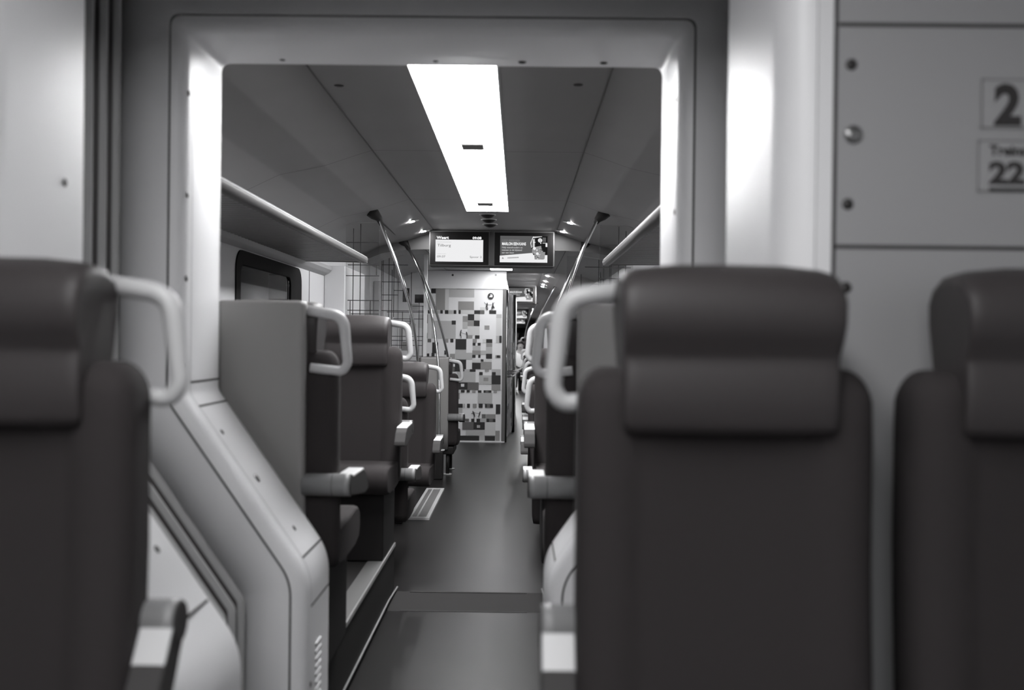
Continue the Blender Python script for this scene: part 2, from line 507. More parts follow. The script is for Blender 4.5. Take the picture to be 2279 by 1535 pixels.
# wall above and beside the far frame, towards the saloon
def bulk_wall(name, y0, y1, off, ztop, m):
    mb = MB(); o = outline(off); n = len(o) // 2
    for side, pl in ((-1, o[:n]), (1, o[n:][::-1])):
        xw = XL if side < 0 else XR
        pl = [(x, max(z, 0)) for x, z in pl]
        for a, b in zip(pl[:-1], pl[1:]):
            if abs(a[1] - b[1]) < 1e-4: continue
            za, zb = a[1], b[1]
            mb.prism([a, (xw, za), (xw, zb), b], lambda u, v, s: (u, (y0, y1)[s], v), m)
    zt = max(z for x, z in o)
    mb.prism([(XL, zt), (XR, zt), (XR, ztop), (XL, ztop)], lambda u, v, s: (u, (y0, y1)[s], v), m)
    return struct(mb.build(name))
bulk_wall('wall_gangway_far', YF1 - 0.02, YF1 - 0.001, 0.09, 2.46, M['panel'])

gb = thing('gangway_bellows', 'dark ribbed rubber bellows folded between the two white portal frames', 'bellows', (CX, 2.4, 0))
mb = MB()
prof = [(YN1 + 0.002, 0.115)]
for k in range(7):
    y = YN1 + 0.03 + k * 0.085
    prof += [(y, 0.17), (y + 0.02, 0.215), (y + 0.055, 0.215), (y + 0.075, 0.17), (y + 0.078, 0.155), (y + 0.083, 0.155)]
frame_mesh(mb, prof, M['rubber'])
child(mb.build('fold'), gb)
mb = MB()
for k in range(7):
    y = YN1 + 0.03 + k * 0.085
    frame_mesh(mb, [(y + 0.076, 0.17), (y + 0.075, 0.148), (y + 0.086, 0.148), (y + 0.087, 0.17)], M['alupale'])
child(mb.build('fold_clamp'), gb)

gn = thing('gangway_portal', 'nearest white gangway portal frame, just behind the foreground seats', 'door frame', (CX, YN0, 0))
mb = MB()
arcn = [(YN0 + 0.05 * (1 - math.sin(k * PI / 16)) , 0.085 - 0.05 * (1 - math.cos(k * PI / 16))) for k in range(8, -1, -1)]
arcn = [(YN0, 0.09), (YN0 + 0.003, 0.072), (YN0 + 0.012, 0.055), (YN0 + 0.03, 0.042), (YN0 + 0.055, 0.034), (YN0 + 0.075, 0.03), (YN0 + 0.08, 0.03)]
frame_mesh(mb, [(y, o_ + 0.0) for y, o_ in arcn] + [(YN1 - 0.015, 0.004), (YN1 - 0.004, 0.006), (YN1, 0.015), (YN1, 0.12)], M['white'])
child(mb.build('jamb'), gn)
for side, z, y, r in ((-1, 1.66, 2.02, 0.009), (1, 1.66, 2.055, 0.006), (-1, 0.62, 2.0, 0.009), (-1, 0.92, 2.03, 0.009)):
    x, n = inner(side, z); child(screw(gn, Vector((x, y, z)) - n * 0.01, n, r), gn)
for z in (0.80, 0.60):
    mb = MB(); x, n = inner(-1, z); t = Vector((0, 0, 1)); t = (t - n * t.dot(n)).normalized()
    a = Vector((x, 1.85, z)) - n * 0.0185; b = Vector((x, YN1 - 0.02, z)) - n * 0.003
    mb.add([a - t * 0.003, b - t * 0.003, b + t * 0.003, a + t * 0.003], [(0, 1, 2, 3)], M['seam'])
    child(mb.build('panel_joint'), gn)
# near partition either side of the frame, seen on the right
pw = bulk_wall('wall_partition', YN0, YN0 + 0.02, 0.094, 2.46, M['panel'])
mb = MB(); frame_mesh(mb, [(YN0 - 0.0006, 0.119), (YN0 - 0.0006, 0.091)], M['white']); mb.build('edge_strip', pw)
mb = MB()
def at_part(px, py):
    return ((px - 1155) / F_PX * YN0, EYE + (757 + (px - 1155) * 0.0115 - py) / F_PX * YN0)
for (px0, py0, px1, py1) in ((1856, 57, 2700, 57), (1850, 549, 2700, 549)):
    x0, z0 = at_part(px0, py0)
    mb.box(x0, XR, YN0 - 0.0008, YN0 + 0.002, z0 - 0.0035, z0 + 0.0035, M['seam'])
xs, _ = at_part(1850, 500)
mb.box(xs - 0.0035, xs + 0.0035, YN0 - 0.0012, YN0 + 0.002, 1.25, 2.4, M['seam'])
mb.build('panel_joint', pw)
for px, py, r, k in ((1885, 146, 0.0105, 'screw'), (1892, 301, 0.017, 'screwsteel'), (1881, 455, 0.0105, 'screw'), (1879, 640, 0.0105, 'screw')):
    x, z = at_part(px, py); screw(pw, (x, YN0, z), (0, -1, 0), r, k)

def sign(name, label, px0, py0, px1, py1):
    x0, z1 = at_part(px0, py0); x1, z0 = at_part(px1, py1)
    e = thing(name, label, 'sign', (x0, YN0, z0))
    mb = MB(); mb.box(0, x1 - x0, -0.0012, -0.0003, 0, z1 - z0, M['sticker'])
    mb.build('sign_plate', e)
    mb = MB(); W_, H_, t = x1 - x0, z1 - z0, 0.003
    for b in ((0, W_, 0, t), (0, W_, H_ - t, H_), (0, t, 0, H_), (W_ - t, W_, 0, H_)):
        mb.box(b[0], b[1], -0.0018, -0.0011, b[2], b[3], M['inkpale'])
    mb.build('outline', e)
    return e, x0, z0
def put_text(mb, body, px, py_base, hpx, x0, z0, m, bold, width_px=None):
    x, z = at_part(px, py_base)
    cap = hpx / F_PX * YN0
    T = Matrix.Translation((x - x0, -0.0016, z - z0)) @ Matrix.Rotation(PI / 2, 4, 'X')
    mb.text(body, cap / 0.7, T, m, bold, width=None if not width_px else width_px / F_PX * YN0)
e, x0, z0 = sign('class_sign', 'outlined sign with the bold numeral 2 on the partition, above the other sign', 2172, 178, 2300, 290)
mb = MB(); put_text(mb, '2', 2202, 277, 84, x0, z0, M['ink'], 0.045, 60); mb.build('numeral', e)
e, x0, z0 = sign('number_sign', 'lower outlined sign reading Treinstel over a bold 22 with a heavy underline', 2166, 313, 2300, 430)
mb = MB(); put_text(mb, 'Treinstel', 2192, 347, 22, x0, z0, M['ink'], 0.03); put_text(mb, '22', 2192, 409, 46, x0, z0, M['ink'], 0.045, 80)
xa, za = at_part(2192, 424); mb.box(xa - x0, xa - x0 + 0.075, -0.002, -0.0011, za - z0 - 0.003, za - z0 + 0.004, M['ink'])
mb.build('lettering', e)

# ------------------------------------------------------------------ ceiling lamps
def strip_lamp(x0, x1, y0, y1, z, m, label, clips=(), name='ceiling_lamp'):
    e = thing(name, label, 'ceiling light', ((x0 + x1) / 2, (y0 + y1) / 2, z))
    mb = MB(); mb.box(x0, x1, y0, y1, z - 0.006, z - 0.002, m); child(mb.build('diffuser'), e)
    mb = MB()
    for b in ((x0 - 0.012, x0, y0 - 0.012, y1 + 0.012), (x1, x1 + 0.012, y0 - 0.012, y1 + 0.012), (x0, x1, y0 - 0.012, y0), (x0, x1, y1, y1 + 0.012)):
        mb.box(*b, z - 0.005, z - 0.001, M['ceil'])
    child(mb.build('frame'), e)
    for x, y in clips:
        mb = MB(); mb.box(x - 0.06, x + 0.06, y - 0.07, y + 0.07, z - 0.02, z - 0.006, M['D']); child(mb.build('clip', bevel=0.006), e)
    return e
strip_lamp(CX - 0.20, CX + 0.145, 3.3, 8.25, ZC, M['lamp'], 'long glowing ceiling light strip over the middle saloon', ((CX - 0.02, 5.45), (CX - 0.03, 7.75)))
strip_lamp(CX - 0.17, CX + 0.17, -3.6, 1.2, ZC, M['lampnear'], 'light strip overhead in the near saloon, above the foreground seats')
strip_lamp(CX - 0.125, CX + 0.15, 10.6, 12.7, 2.245, M['lampfar'], 'short bright light strip under the display bulkhead, in front of the chequered wall')
strip_lamp(CX - 0.20, CX + 0.145, 21.5, 32, ZC, M['lampfar'], 'added, mostly hidden ceiling light strip brightening the car beyond the second pair of displays')  # added to light the far car, mostly out of view
strip_lamp(CX - 0.20, CX + 0.145, 35.5, 43.5, ZC, M['lampfar'], 'added, mostly hidden ceiling light strip brightening the end of the train')  # likewise added, lights the last stretch of the train

SPOTS = [(-0.94, 8.75, ZC - 0.004, 'left downlight nearer the camera, beside the upper end of the grab pole'),
         (-0.92, 9.6, ZC - 0.004, 'left downlight close to the display reading Weert'),
         (0.425, 8.8, ZC - 0.004, 'right downlight nearer the camera, above the advertising display'),
         (0.395, 9.6, ZC - 0.004, 'right downlight close to the top corner of the advertising display'),
         (0.433, 16.0, ZC, 'nearest of the row of small downlights beyond the displays'),
         (0.433, 17.4, ZC, 'second of the row of small downlights beyond the displays'),
         (0.425, 18.5, ZC, 'third of the row of small downlights beyond the displays'),
         (0.43, 19.25, ZC, 'last of the row of small downlights, above the second display'),
         (0.45, 33.0, ZC, 'single far downlight between the second and third displays')]
for x, y, z, lab in SPOTS:
    # the side panels of the ceiling slope: sit each lamp on its panel
    pr = ceiling_profile(ZC, 0.6)
    for a, b in zip(pr[:-1], pr[1:]):
        if a[0] <= x <= b[0]:
            t = (x - a[0]) / (b[0] - a[0]); zz = a[1] + t * (b[1] - a[1]); sl = math.atan2(b[1] - a[1], b[0] - a[0])
    e = thing('ceiling_spotlight', lab, 'downlight', (x, y, zz))
    T = Matrix.Rotation(-sl, 4, 'Y')
    n = T @ Vector((0, 0, -1))
    mb = MB(); mb.cyl(Vector((0, 0, 0.004)), n * 0.006, 0.05, M['alupale'], 24); mb.build('rim', e)
    mb = MB(); mb.dome(n * 0.0062, n, 0.04, 0.0008, M['spot' if y < 12 else 'spotfar'], 20, 3); mb.build('lens', e)

# small round fittings on the ceiling
for k, (y, lab) in enumerate(((8.5, 'nearest of three round dark ceiling vents past the light strip'), (8.85, 'middle of three round dark ceiling vents past the light strip'), (9.2, 'third round dark ceiling vent, just before the displays'))):
    e = thing('ceiling_vent', lab, 'vent', (CX - 0.035, y, ZC))
    mb = MB(); mb.dome((0, 0, 0.002), (0, 0, -1), 0.06, 0.035, M['base'], 22, 5); mb.build('dome', e)
    mb = MB(); mb.tube([(0.066 * math.cos(a * PI / 12), 0.066 * math.sin(a * PI / 12), -0.003) for a in range(25)], 0.005, M['alupale'], 8, up=Vector((0, 0, 1))); mb.build('ring', e)
for x, y, lab in ((-0.775, 4.22, 'small round ceiling cap left of the light strip'), (0.235, 4.17, 'small round ceiling cap right of the light strip')):
    mb = MB(); mb.dome((x, y, ZC), (0, 0, -1), 0.022, 0.006, M['screw'], 16, 3)
    mb.build('cap', bpy.data.objects['ceiling'])

# ------------------------------------------------------------------ bulkhead and displays
YD = 9.7
mb = MB(); mb.box(CX - 0.64, CX + 0.585, YD + 0.03, YD + 0.22, 2.06, ZC + 0.005, M['bulk'])
bk = struct(mb.build('trim_2', bevel=0.02))
pl = ceiling_profile(ZC, 0.6); 
mb = MB()                                                          # closes the step between the two ceilings
lo = ceiling_profile(2.245, 0.7)
mb.loft([[(x, YD + 0.2, z + 0.003) for x, z in pl], [(x, YD + 0.2, z - 0.001) for x, z in lo]], M['bulk'], closed=False, caps=False, smooth=False)
struct(mb.build('trim_3'))

SW, SH = 0.572, 0.322
def at_d(px, py, d):
    return ((px - 1155) / F_PX * d, EYE + (757 + (px - 1155) * 0.0115 - py) / F_PX * d)
def display_casing(label, xc, yd, zc, name='information_display', first=None):
    e = thing(name, label, 'display', (xc, yd, zc))
    mb = MB(); mb.box(-SW / 2 - 0.006, SW / 2 + 0.006, 0.0, 0.035, -SH / 2 - 0.006, SH / 2 + 0.006, M['bulk']); mb.build('casing', e)
    mb = MB(); mb.box(-SW / 2, SW / 2, -0.006, 0.001, -SH / 2, SH / 2, M['black']); mb.build('bezel', e, bevel=0.004)
    return e
def scr(u, v): return ((u - 0.5) * SW, (0.5 - v) * SH)            # 0..1 across and down the front of the display
def srect(mb, u0, v0, u1, v1, m, k=1):
    x0, z1 = scr(u0, v0); x1, z0 = scr(u1, v1); y = -0.0065 - 0.0004 * k
    mb.quad((x0, y, z0), (x1, y, z0), (x1, y, z1), (x0, y, z1), m)
def spoly(mb, uv, m, k=1):
    y = -0.0065 - 0.0004 * k
    mb.add([(scr(u, v)[0], y, scr(u, v)[1]) for u, v in uv], [tuple(range(len(uv)))], m)
def stext(mb, s, u0, vbase, capv, m, u1=None, bold=0.0, k=3):
    x, z = scr(u0, vbase); T = Matrix.Translation((x, -0.0065 - 0.0004 * k, z)) @ Matrix.Rotation(PI / 2, 4, 'X')
    mb.text(s, capv * SH / 0.7, T, m, bold, width=(u1 - u0) * SW if u1 else None, depth=0.0)
# zoomed crop 140 x 83 px shown at 16.28x: display 1 spans x 85..2205, y 40..1260; display 2 spans x 40..2175, y 65..1275
def a1(X): return (X - 85) / 2120.0
def b1(Y): return (Y - 40) / 1215.0
def a2(X): return (X - 40) / 2130.0
def b2(Y): return (Y - 65) / 1207.0
xc, zc = at_d(1020, 552.5, YD)
e = display_casing('left ceiling display with white screen reading Weert, Tilburg and Spoor 2', xc, YD, zc)
mb = MB()
srect(mb, a1(285), b1(335), a1(2005), b1(1140), M['scr_white'])
stext(mb, 'Weert', a1(330), b1(308), 100 / 1215, M['scr_hi'], a1(770), 0.035)
stext(mb, '09:08', a1(1620), b1(306), 84 / 1215, M['scr_hi'], a1(1940), 0.03)
stext(mb, 'Tilburg', a1(350), b1(588), 96 / 1215, M['scr_txt'], a1(835))
stext(mb, '09.07', a1(345), b1(990), 72 / 1215, M['scr_txt'], a1(640))
stext(mb, 'Spoor 2', a1(1520), b1(995), 72 / 1215, M['scr_txt'], a1(1950))
for X0, X1, Y0 in ((340, 850, 412), (345, 665, 845)):               # faint, unreadable small lines
    X = X0
    while X < X1:
        wv = random.choice((22, 30, 38)); srect(mb, a1(X), b1(Y0), a1(min(X + wv, X1)), b1(Y0 + 22), M['scr_faint'], 2); X += wv + 12
mb.build('screen_picture', e)
ad = MB()
srect(ad, a2(245), b2(190), a2(1960), b2(1150), M['scr_grey'])
spoly(ad, [(a2(235), b2(915)), (a2(1400), b2(805)), (a2(1480), b2(880)), (a2(1960), b2(880)), (a2(1960), b2(1155)), (a2(235), b2(1155))][::-1], M['scr_white'], 2)
spoly(ad, [(a2(1420), b2(190)), (a2(1960), b2(190)), (a2(1960), b2(880)), (a2(1450), b2(880)), (a2(1370), b2(620)), (a2(1345), b2(420))][::-1], M['scr_black'], 3)
spoly(ad, [(a2(1430), b2(205)), (a2(1470), b2(205)), (a2(1400), b2(330)), (a2(1375), b2(470)), (a2(1400), b2(610)), (a2(1375), b2(610)), (a2(1340), b2(440))][::-1], M['scr_white'], 4)
spoly(ad, [(a2(1470), b2(205)), (a2(1760), b2(195)), (a2(1760), b2(215)), (a2(1560), b2(250)), (a2(1440), b2(275))][::-1], M['scr_pale'], 4)
srect(ad, a2(1420), b2(300), a2(1500), b2(600), M['scr_pale'], 4); srect(ad, a2(1440), b2(400), a2(1520), b2(430), M['scr_white'], 5)
srect(ad, a2(1780), b2(430), a2(1950), b2(455), M['scr_pale'], 4); srect(ad, a2(1890), b2(455), a2(1955), b2(580), M['scr_white'], 4)
srect(ad, a2(1780), b2(240), a2(1900), b2(400), M['scr_grey'], 4)
c = (1690, 345)
spoly(ad, [(a2(c[0] + 78 * math.cos(t * PI / 10)), b2(c[1] + 78 * math.sin(t * PI / 10))) for t in range(20)][::-1], M['scr_white'], 5)   # face, mouth bar
srect(ad, a2(1650), b2(320), a2(1730), b2(340), M['scr_mid'], 6); srect(ad, a2(1655), b2(385), a2(1725), b2(400), M['scr_black'], 6)
spoly(ad, [(a2(1520), b2(470)), (a2(1640), b2(430)), (a2(1760), b2(440)), (a2(1890), b2(580)), (a2(1830), b2(760)), (a2(1770), b2(760)), (a2(1740), b2(560)), (a2(1540), b2(580))][::-1], M['scr_black'], 5)
srect(ad, a2(1700), b2(430), a2(1735), b2(470), M['scr_white'], 6)
spoly(ad, [(a2(1400), b2(640)), (a2(1540), b2(580)), (a2(1730), b2(540)), (a2(1760), b2(760)), (a2(1880), b2(770)), (a2(1860), b2(1010)), (a2(1820), b2(1040)), (a2(1500), b2(1040)), (a2(1480), b2(830)), (a2(1410), b2(830))][::-1], M['scr_mid'], 6)
rr = random.Random(3)
for k in range(46):
    X, Y = rr.uniform(1490, 1800), rr.uniform(620, 1010); s = rr.uniform(12, 38)
    srect(ad, a2(X), b2(Y), a2(X + s), b2(Y + s * 0.9), M[rr.choice(('scr_pale', 'scr_dim', 'scr_grey', 'scr_white', 'scr_txt'))], 7 + k % 3)
for cx_, cy_, r_ in ((1490, 640, 55), (1595, 830, 50)):
    spoly(ad, [(a2(cx_ + r_ * math.cos(t * PI / 8)), b2(cy_ + r_ * math.sin(t * PI / 8))) for t in range(16)][::-1], M['scr_white'], 10)
stext(ad, 'GEEF', a2(310), b2(400), 80 / 1207, M['scr_dim'], a2(520), 0.0, 4)
for X0, X1 in ((560, 760), (790, 940)):
    X = X0
    while X < X1: srect(ad, a2(X), b2(325), a2(X + 26), b2(400), M['scr_dim'], 4); X += 44
stext(ad, 'MARLON', a2(310), b2(530), 105 / 1207, M['scr_hi'], a2(690), 0.02, 4)
stext(ad, 'EEN', a2(725), b2(530), 105 / 1207, M['scr_hi'], a2(905), 0.02, 4)
stext(ad, 'KANS', a2(935), b2(530), 105 / 1207, M['scr_hi'], a2(1175), 0.02, 4)
stext(ad, 'Help statushouders en', a2(310), b2(640), 62 / 1207, M['scr_pale'], a2(1050), 0.01, 4)
stext(ad, 'mensen in de bijstand', a2(310), b2(735), 62 / 1207, M['scr_pale'], a2(1030), 0.01, 4)
stext(ad, 'aan een baan', a2(310), b2(828), 56 / 1207, M['scr_pale'], a2(745), 0.01, 4)
X = 520
while X < 920:
    srect(ad, a2(X), b2(975 - (X - 520) * 0.06), a2(X + 26), b2(1015 - (X - 520) * 0.06), M['scr_mid'], 4); X += 34
spoly(ad, [(a2(310), b2(1030)), (a2(330), b2(970)), (a2(355), b2(975)), (a2(385), b2(1030))][::-1], M['scr_mid'], 4)
xc2, zc2 = at_d(1163.5, 554.5, YD)
e = display_casing('right ceiling display showing the advertisement MARLON EEN KANS', xc2, YD, zc2, 'advertising_display')
ad.build('screen_picture', e)
far_labels = {19.4: 'second advertising display, seen past the chequered wall in the next car', 34.0: 'third advertising display, small and distant under the second', 44.7: 'farthest advertising display, a sliver under the third'}
for yd, lab in far_labels.items():
    c = copy_tree(e); c.location = (xc2 - 0.01, yd, zc2); c['label'] = lab; c['group'] = 'advertising displays down the train'
    mb = MB(); mb.box(xc2 - 0.91, xc2 + 0.29, yd + 0.04, yd + 0.2, 2.06, ZC + 0.005, M['bulk']); struct(mb.build('trim_4'))

# ------------------------------------------------------------------ luggage racks
def rack(side, label):
    s = side
    e = thing('luggage_rack', label, 'luggage rack', (CX + s * 1.325, 5.0, 1.88))
    X = lambda w_: CX + s * w_
    y0, y1 = 3.07, 7.0
    mb = MB()                                                       # slatted underside, slats across the rack
    n = 58
    for k in range(n):
        y = y0 + 0.01 + (y1 - y0 - 0.02) * k / n; d = (y1 - y0 - 0.02) / n * 0.6
        p = [(0.87, 1.888), (1.27, 1.890), (1.27, 1.908), (0.87, 1.902)]
        mb.prism(p, lambda u, v, q: (X(u), y + d * q, v), M['rack'])
    child(mb.build('slats'), e)
    mb = MB()
    p = [(0.86, 1.905), (1.30, 1.908), (1.30, 1.918), (0.86, 1.914)]
    mb.prism(p, lambda u, v, q: (X(u), (y0, y1)[q], v), M['seam'])
    child(mb.build('shelf'), e)
    mb = MB()                                                       # rounded front edge
    pts = [(0.88, 1.886), (0.858, 1.880), (0.838, 1.884), (0.826, 1.896), (0.824, 1.912), (0.834, 1.922), (0.85, 1.922), (0.87, 1.914), (0.88, 1.904)]
    mb.loft([[(X(u), y, v) for u, v in pts] for y in (y0, y1)], M['rackedge'], smooth=True)
    child(mb.build('front_edge'), e)
    mb = MB()  # white strip painting the lit highlight along the top edge
    pts = [(0.836, 1.9205), (0.832, 1.9245), (0.838, 1.9275), (0.85, 1.9265), (0.85, 1.921)]
    mb.loft([[(X(u), y, v) for u, v in pts] for y in (y0, y1)], M['white'], smooth=True)
    child(mb.build('edge_highlight'), e)
    mb = MB(); p = [(0.83, 1.884), (1.28, 1.888), (1.31, 1.90), (1.31, 1.92), (0.83, 1.925)]
    mb.prism(p, lambda u, v, q: (X(u), (y1, y1 + 0.012)[q], v), M['rack']); child(mb.build('end_cap'), e)
for s_, nm in ((-1, 'trim_9'), (1, 'trim_10')):                    # panel between the rack and the window
    mb = MB(); p = fillet([(1.26, 1.893), (1.285, 1.868), (1.3245, 1.848)], [0, 0.03, 0], 5) + [(1.3245, 1.92), (1.26, 1.92)]
    mb.prism(p, lambda u, v, q: (CX + s_ * u, (3.06, 7.97)[q], v), M['panel']); struct(mb.build(nm))
rack(-1, 'left luggage rack with slatted underside and bright front edge, above the window')
rack(1, 'right luggage rack with slatted underside, partly behind the white portal jamb')

# ------------------------------------------------------------------ glass draught screens with printed lines
def glass_screen(label, x0, x1, y, z1, lines, post_at=None):
    e = thing('glass_screen', label, 'glass partition', ((x0 + x1) / 2, y, 0.0))
    mb = MB(); zz = lambda x: z1 if x0 == x1 else z1
    def top(x):
        pr = ceiling_profile(ZC if y < 9.75 else 2.245, 0.6 if y < 9.75 else 0.7)
        for a, b in zip(pr[:-1], pr[1:]):
            if a[0] <= x <= b[0]: return a[1] + (x - a[0]) / (b[0] - a[0]) * (b[1] - a[1])
        return pr[0][1]
    n = 8; xs = [x0 + (x1 - x0) * k / n for k in range(n + 1)]
    poly = [(x0, ZF), (x1, ZF)] + [(x, min(z1, top(x) - 0.004)) for x in xs[::-1]]
    mb.prism(poly, lambda u, v, q: (u, y + 0.008 * q, v), M['glass'])
    child(mb.build('glass_pane'), e)
    mb = MB()
    for l in lines:
        if l[0] == 'v':
            _, x, za, zb = l
            if x0 < x < x1: mb.box(x - 0.0034, x + 0.0034, y - 0.0022, y - 0.0006, za, min(zb, top(x) - 0.01), M['seam'])
        else:
            _, z, xa, xb = l
            xa, xb = max(min(xa, xb), x0), min(max(xa, xb), x1)
            if xa < xb: mb.box(xa, xb, y - 0.0022, y - 0.0006, z - 0.0034, z + 0.0034, M['seam'])
    child(mb.build('printed_lines'), e)
    if post_at is not None:
        mb = MB(); mb.box(post_at - 0.018, post_at + 0.018, y - 0.02, y + 0.025, ZF, min(z1, top(post_at) - 0.01), M['white'])
        child(mb.build('edge_post', bevel=0.004), e)
    return e
Y1, Y2 = 8.0, 10.4
def px_lines(spec, d):
    out = []
    for l in spec:
        if l[0] == 'v':
            x, za = at_d(l[1], l[2], d); _, zb = at_d(l[1], l[3], d); out.append(('v', x, min(za, zb), max(za, zb)))
        else:
            x0, z = at_d(l[2], l[1], d); x1, _ = at_d(l[3], l[1], d); out.append(('h', z, x0, x1))
    return out
P1 = [('v', 784, 508, 810), ('v', 800, 498, 810), ('h', 539, 768, 840), ('h', 589, 772, 850), ('h', 613, 768, 850), ('h', 668, 772, 850), ('v', 836, 590, 612), ('h', 690, 772, 850), ('h', 698, 780, 850), ('v', 823, 668, 700)]
P1 += [('h', 720, 772, 850), ('h', 745, 772, 850), ('v', 812, 700, 800), ('v', 778, 668, 840)]
P2 = [('v', 848, 557, 705), ('v', 851, 557, 705), ('v', 864, 565, 705), ('v', 875, 565, 705), ('v', 871, 600, 830), ('h', 589, 848, 906), ('h', 627, 848, 890), ('h', 646, 875, 905), ('h', 656, 848, 885), ('h', 668, 848, 870), ('v', 914, 606, 720), ('h', 681, 917, 942),
      ('h', 691, 848, 945), ('h', 694, 860, 945), ('v', 895, 693, 760), ('h', 709, 875, 945), ('h', 714, 872, 915), ('v', 912, 700, 722), ('v', 932, 672, 800), ('h', 748, 872, 945), ('h', 757, 872, 940), ('h', 768, 872, 940), ('v', 890, 730, 776), ('v', 893, 730, 776), ('v', 908, 750, 790), ('h', 792, 905, 945), ('h', 803, 900, 945), ('v', 940, 680, 830)]
G1 = px_lines(P1, Y1); G2 = px_lines(P2, Y2)
def mirror(g): return [('v', 2 * CX - l[1], l[2], l[3]) if l[0] == 'v' else ('h', l[1], 2 * CX - l[2], 2 * CX - l[3]) for l in g]
_, zt1 = at_d(800, 495, Y1)
glass_screen('left glass screen printed with grid lines, nearer of two by the side wall', XL + 0.172, CX - 0.885, Y1, zt1, G1)
glass_screen('left glass screen with dense dark grid lines and a pale post, farther back', XL, at_d(946, 700, Y2)[0], Y2, 2.3, G2, at_d(946, 700, Y2)[0])
glass_screen('right glass screen printed with dark grid lines under the end of the right luggage rack', CX + 0.885, XR - 0.172, Y1, zt1, mirror(G1))
glass_screen('right glass screen farther back, behind the curved grab poles', 2 * CX - at_d(946, 700, Y2)[0], XR, Y2, 2.3, mirror(G2), None)
# pale door pillars on the side walls between the screens
for n, (x, y, s) in enumerate(((XL, 10.75, 1), (XR, 10.75, -1))):
    mb = MB(); mb.box(min(x, x + s * 0.09), max(x, x + s * 0.09), y - 0.06, y + 0.06, ZF, 1.97, M['white'])
    struct(mb.build('trim_5' if s > 0 else 'trim_6', bevel=0.012))
for x0, x1, nm in ((XL, XL + 0.17, 'wall_pocket_left'), (XR - 0.17, XR, 'wall_pocket_right')):   # door pockets that narrow the car before the doorway
    mb = MB(); mb.box(x0, x1, 7.98, 9.0, ZF, 1.93, M['wall']); struct(mb.build(nm, bevel=0.01))
for n, (x, y, s) in enumerate(((XL, 9.12, 1), (XR, 9.12, -1))):
    mb = MB(); mb.box(min(x, x + s * 0.025), max(x, x + s * 0.025), y - 0.03, y + 0.03, ZF, 1.95, M['black'])
    struct(mb.build('trim_7' if s > 0 else 'trim_8'))

# ------------------------------------------------------------------ toilet cubicle with mosaic wall
tc = thing('toilet_cubicle', 'toilet cubicle with a chequered black, grey and white mosaic wall facing the aisle end', 'toilet cubicle', (CX - 0.6, YW, ZF))
XT = at_d(1125.5, 800, YW)[0]
ztop = 2.24
mb = MB(); mb.box(XL + 0.005, XT, YW, YW + 0.04, ZF, ztop, M['W']); child(mb.build('front_wall'), tc)
A_ = """140,320,220,405,K;220,320,380,690,G2;380,320,445,690,P;445,325,878,475,L;605,540,875,690,G;90,690,150,750,K;150,690,300,750,L;300,690,345,750,K;378,690,440,755,K;445,690,520,755,L;528,690,575,755,K;612,690,650,755,K;880,692,980,758,K;980,692,1055,758,D;1135,692,1255,758,K;980,640,1100,690,P;655,690,878,758,P;
772,760,882,865,K;685,790,770,893,G;890,760,978,865,P;770,868,875,965,G;875,868,975,965,K;685,893,770,1005,L;770,965,975,1120,P;1258,760,1350,828,L;1258,828,1350,1128,P;1058,952,1143,1022,G;155,870,568,1180,L;497,868,568,938,K;90,760,155,1180,P;60,760,90,915,D;50,1078,85,1172,K;770,1120,855,1175,G;898,1120,975,1180,K;90,1180,150,1240,D;170,1240,270,1430,K;205,1180,245,1240,K;380,1180,445,1245,G;478,1178,530,1242,K;568,1182,752,1365,K;860,1182,930,1245,G;860,1248,908,1297,K;945,1248,996,1297,K;860,1297,996,1380,L;1030,1185,1090,1250,P;1090,1185,1195,1250,K;1090,1250,1195,1318,G;1090,1318,1195,1435,L;1313,1128,1355,1250,K;1258,1128,1313,1250,L;855,1378,998,1452,G;998,1380,1090,1450,L;568,1365,855,1530,L;752,1365,855,1420,W;475,1435,560,1520,G;378,1378,420,1450,K;75,1430,120,1480,K;160,1420,210,1480,K;855,1452,912,1505,K;958,1452,996,1505,K;1090,1435,1195,1520,K;1250,1460,1340,1505,G;1272,1460,1328,1505,K"""
B_ = """1000,70,1048,112,K;855,70,1000,130,P;1048,70,1190,115,P;568,75,752,240,K;490,130,570,280,K;508,150,562,198,W;510,205,555,275,D;568,240,725,280,K;855,130,1000,240,K;1000,115,1190,240,G;815,240,915,285,K;735,240,815,285,L;1075,240,1143,283,G;1190,240,1345,345,L;978,288,1037,340,K;1195,290,1260,345,K;1190,345,1345,500,K;600,285,915,465,L;978,345,1190,498,L;1052,383,1135,445,G;610,465,780,590,K;668,490,724,540,W;780,465,972,595,D;1190,505,1345,600,G;610,595,660,640,P;668,595,732,640,K;765,595,820,640,K;860,595,920,640,G;960,600,1020,645,K;1055,600,1190,645,K;1090,600,1140,645,D;1225,600,1285,645,G;615,645,650,745,G;960,645,1205,830,L;628,830,703,900,K;715,830,740,900,L;775,830,825,900,K;873,830,940,900,G;975,830,1043,900,K;1083,835,1220,900,K;1115,835,1168,900,D;1268,840,1345,1005,K;615,900,698,1010,L;1030,1008,1097,1080,D;1100,1008,1265,1082,G;1005,1080,1110,1145,L;1110,1088,1265,1145,K;1155,1088,1220,1145,D;750,1085,812,1135,D;850,1085,905,1145,K;940,1085,1003,1145,K;700,1140,890,1275,D;890,1145,1083,1275,K;948,1195,1003,1242,L;760,1280,1085,1372,L;990,1372,1083,1470,L;1085,1145,1265,1372,P;1265,1290,1340,1470,G;655,1375,990,1470,K;1085,1380,1260,1470,K"""
mb = MB(); k = 0
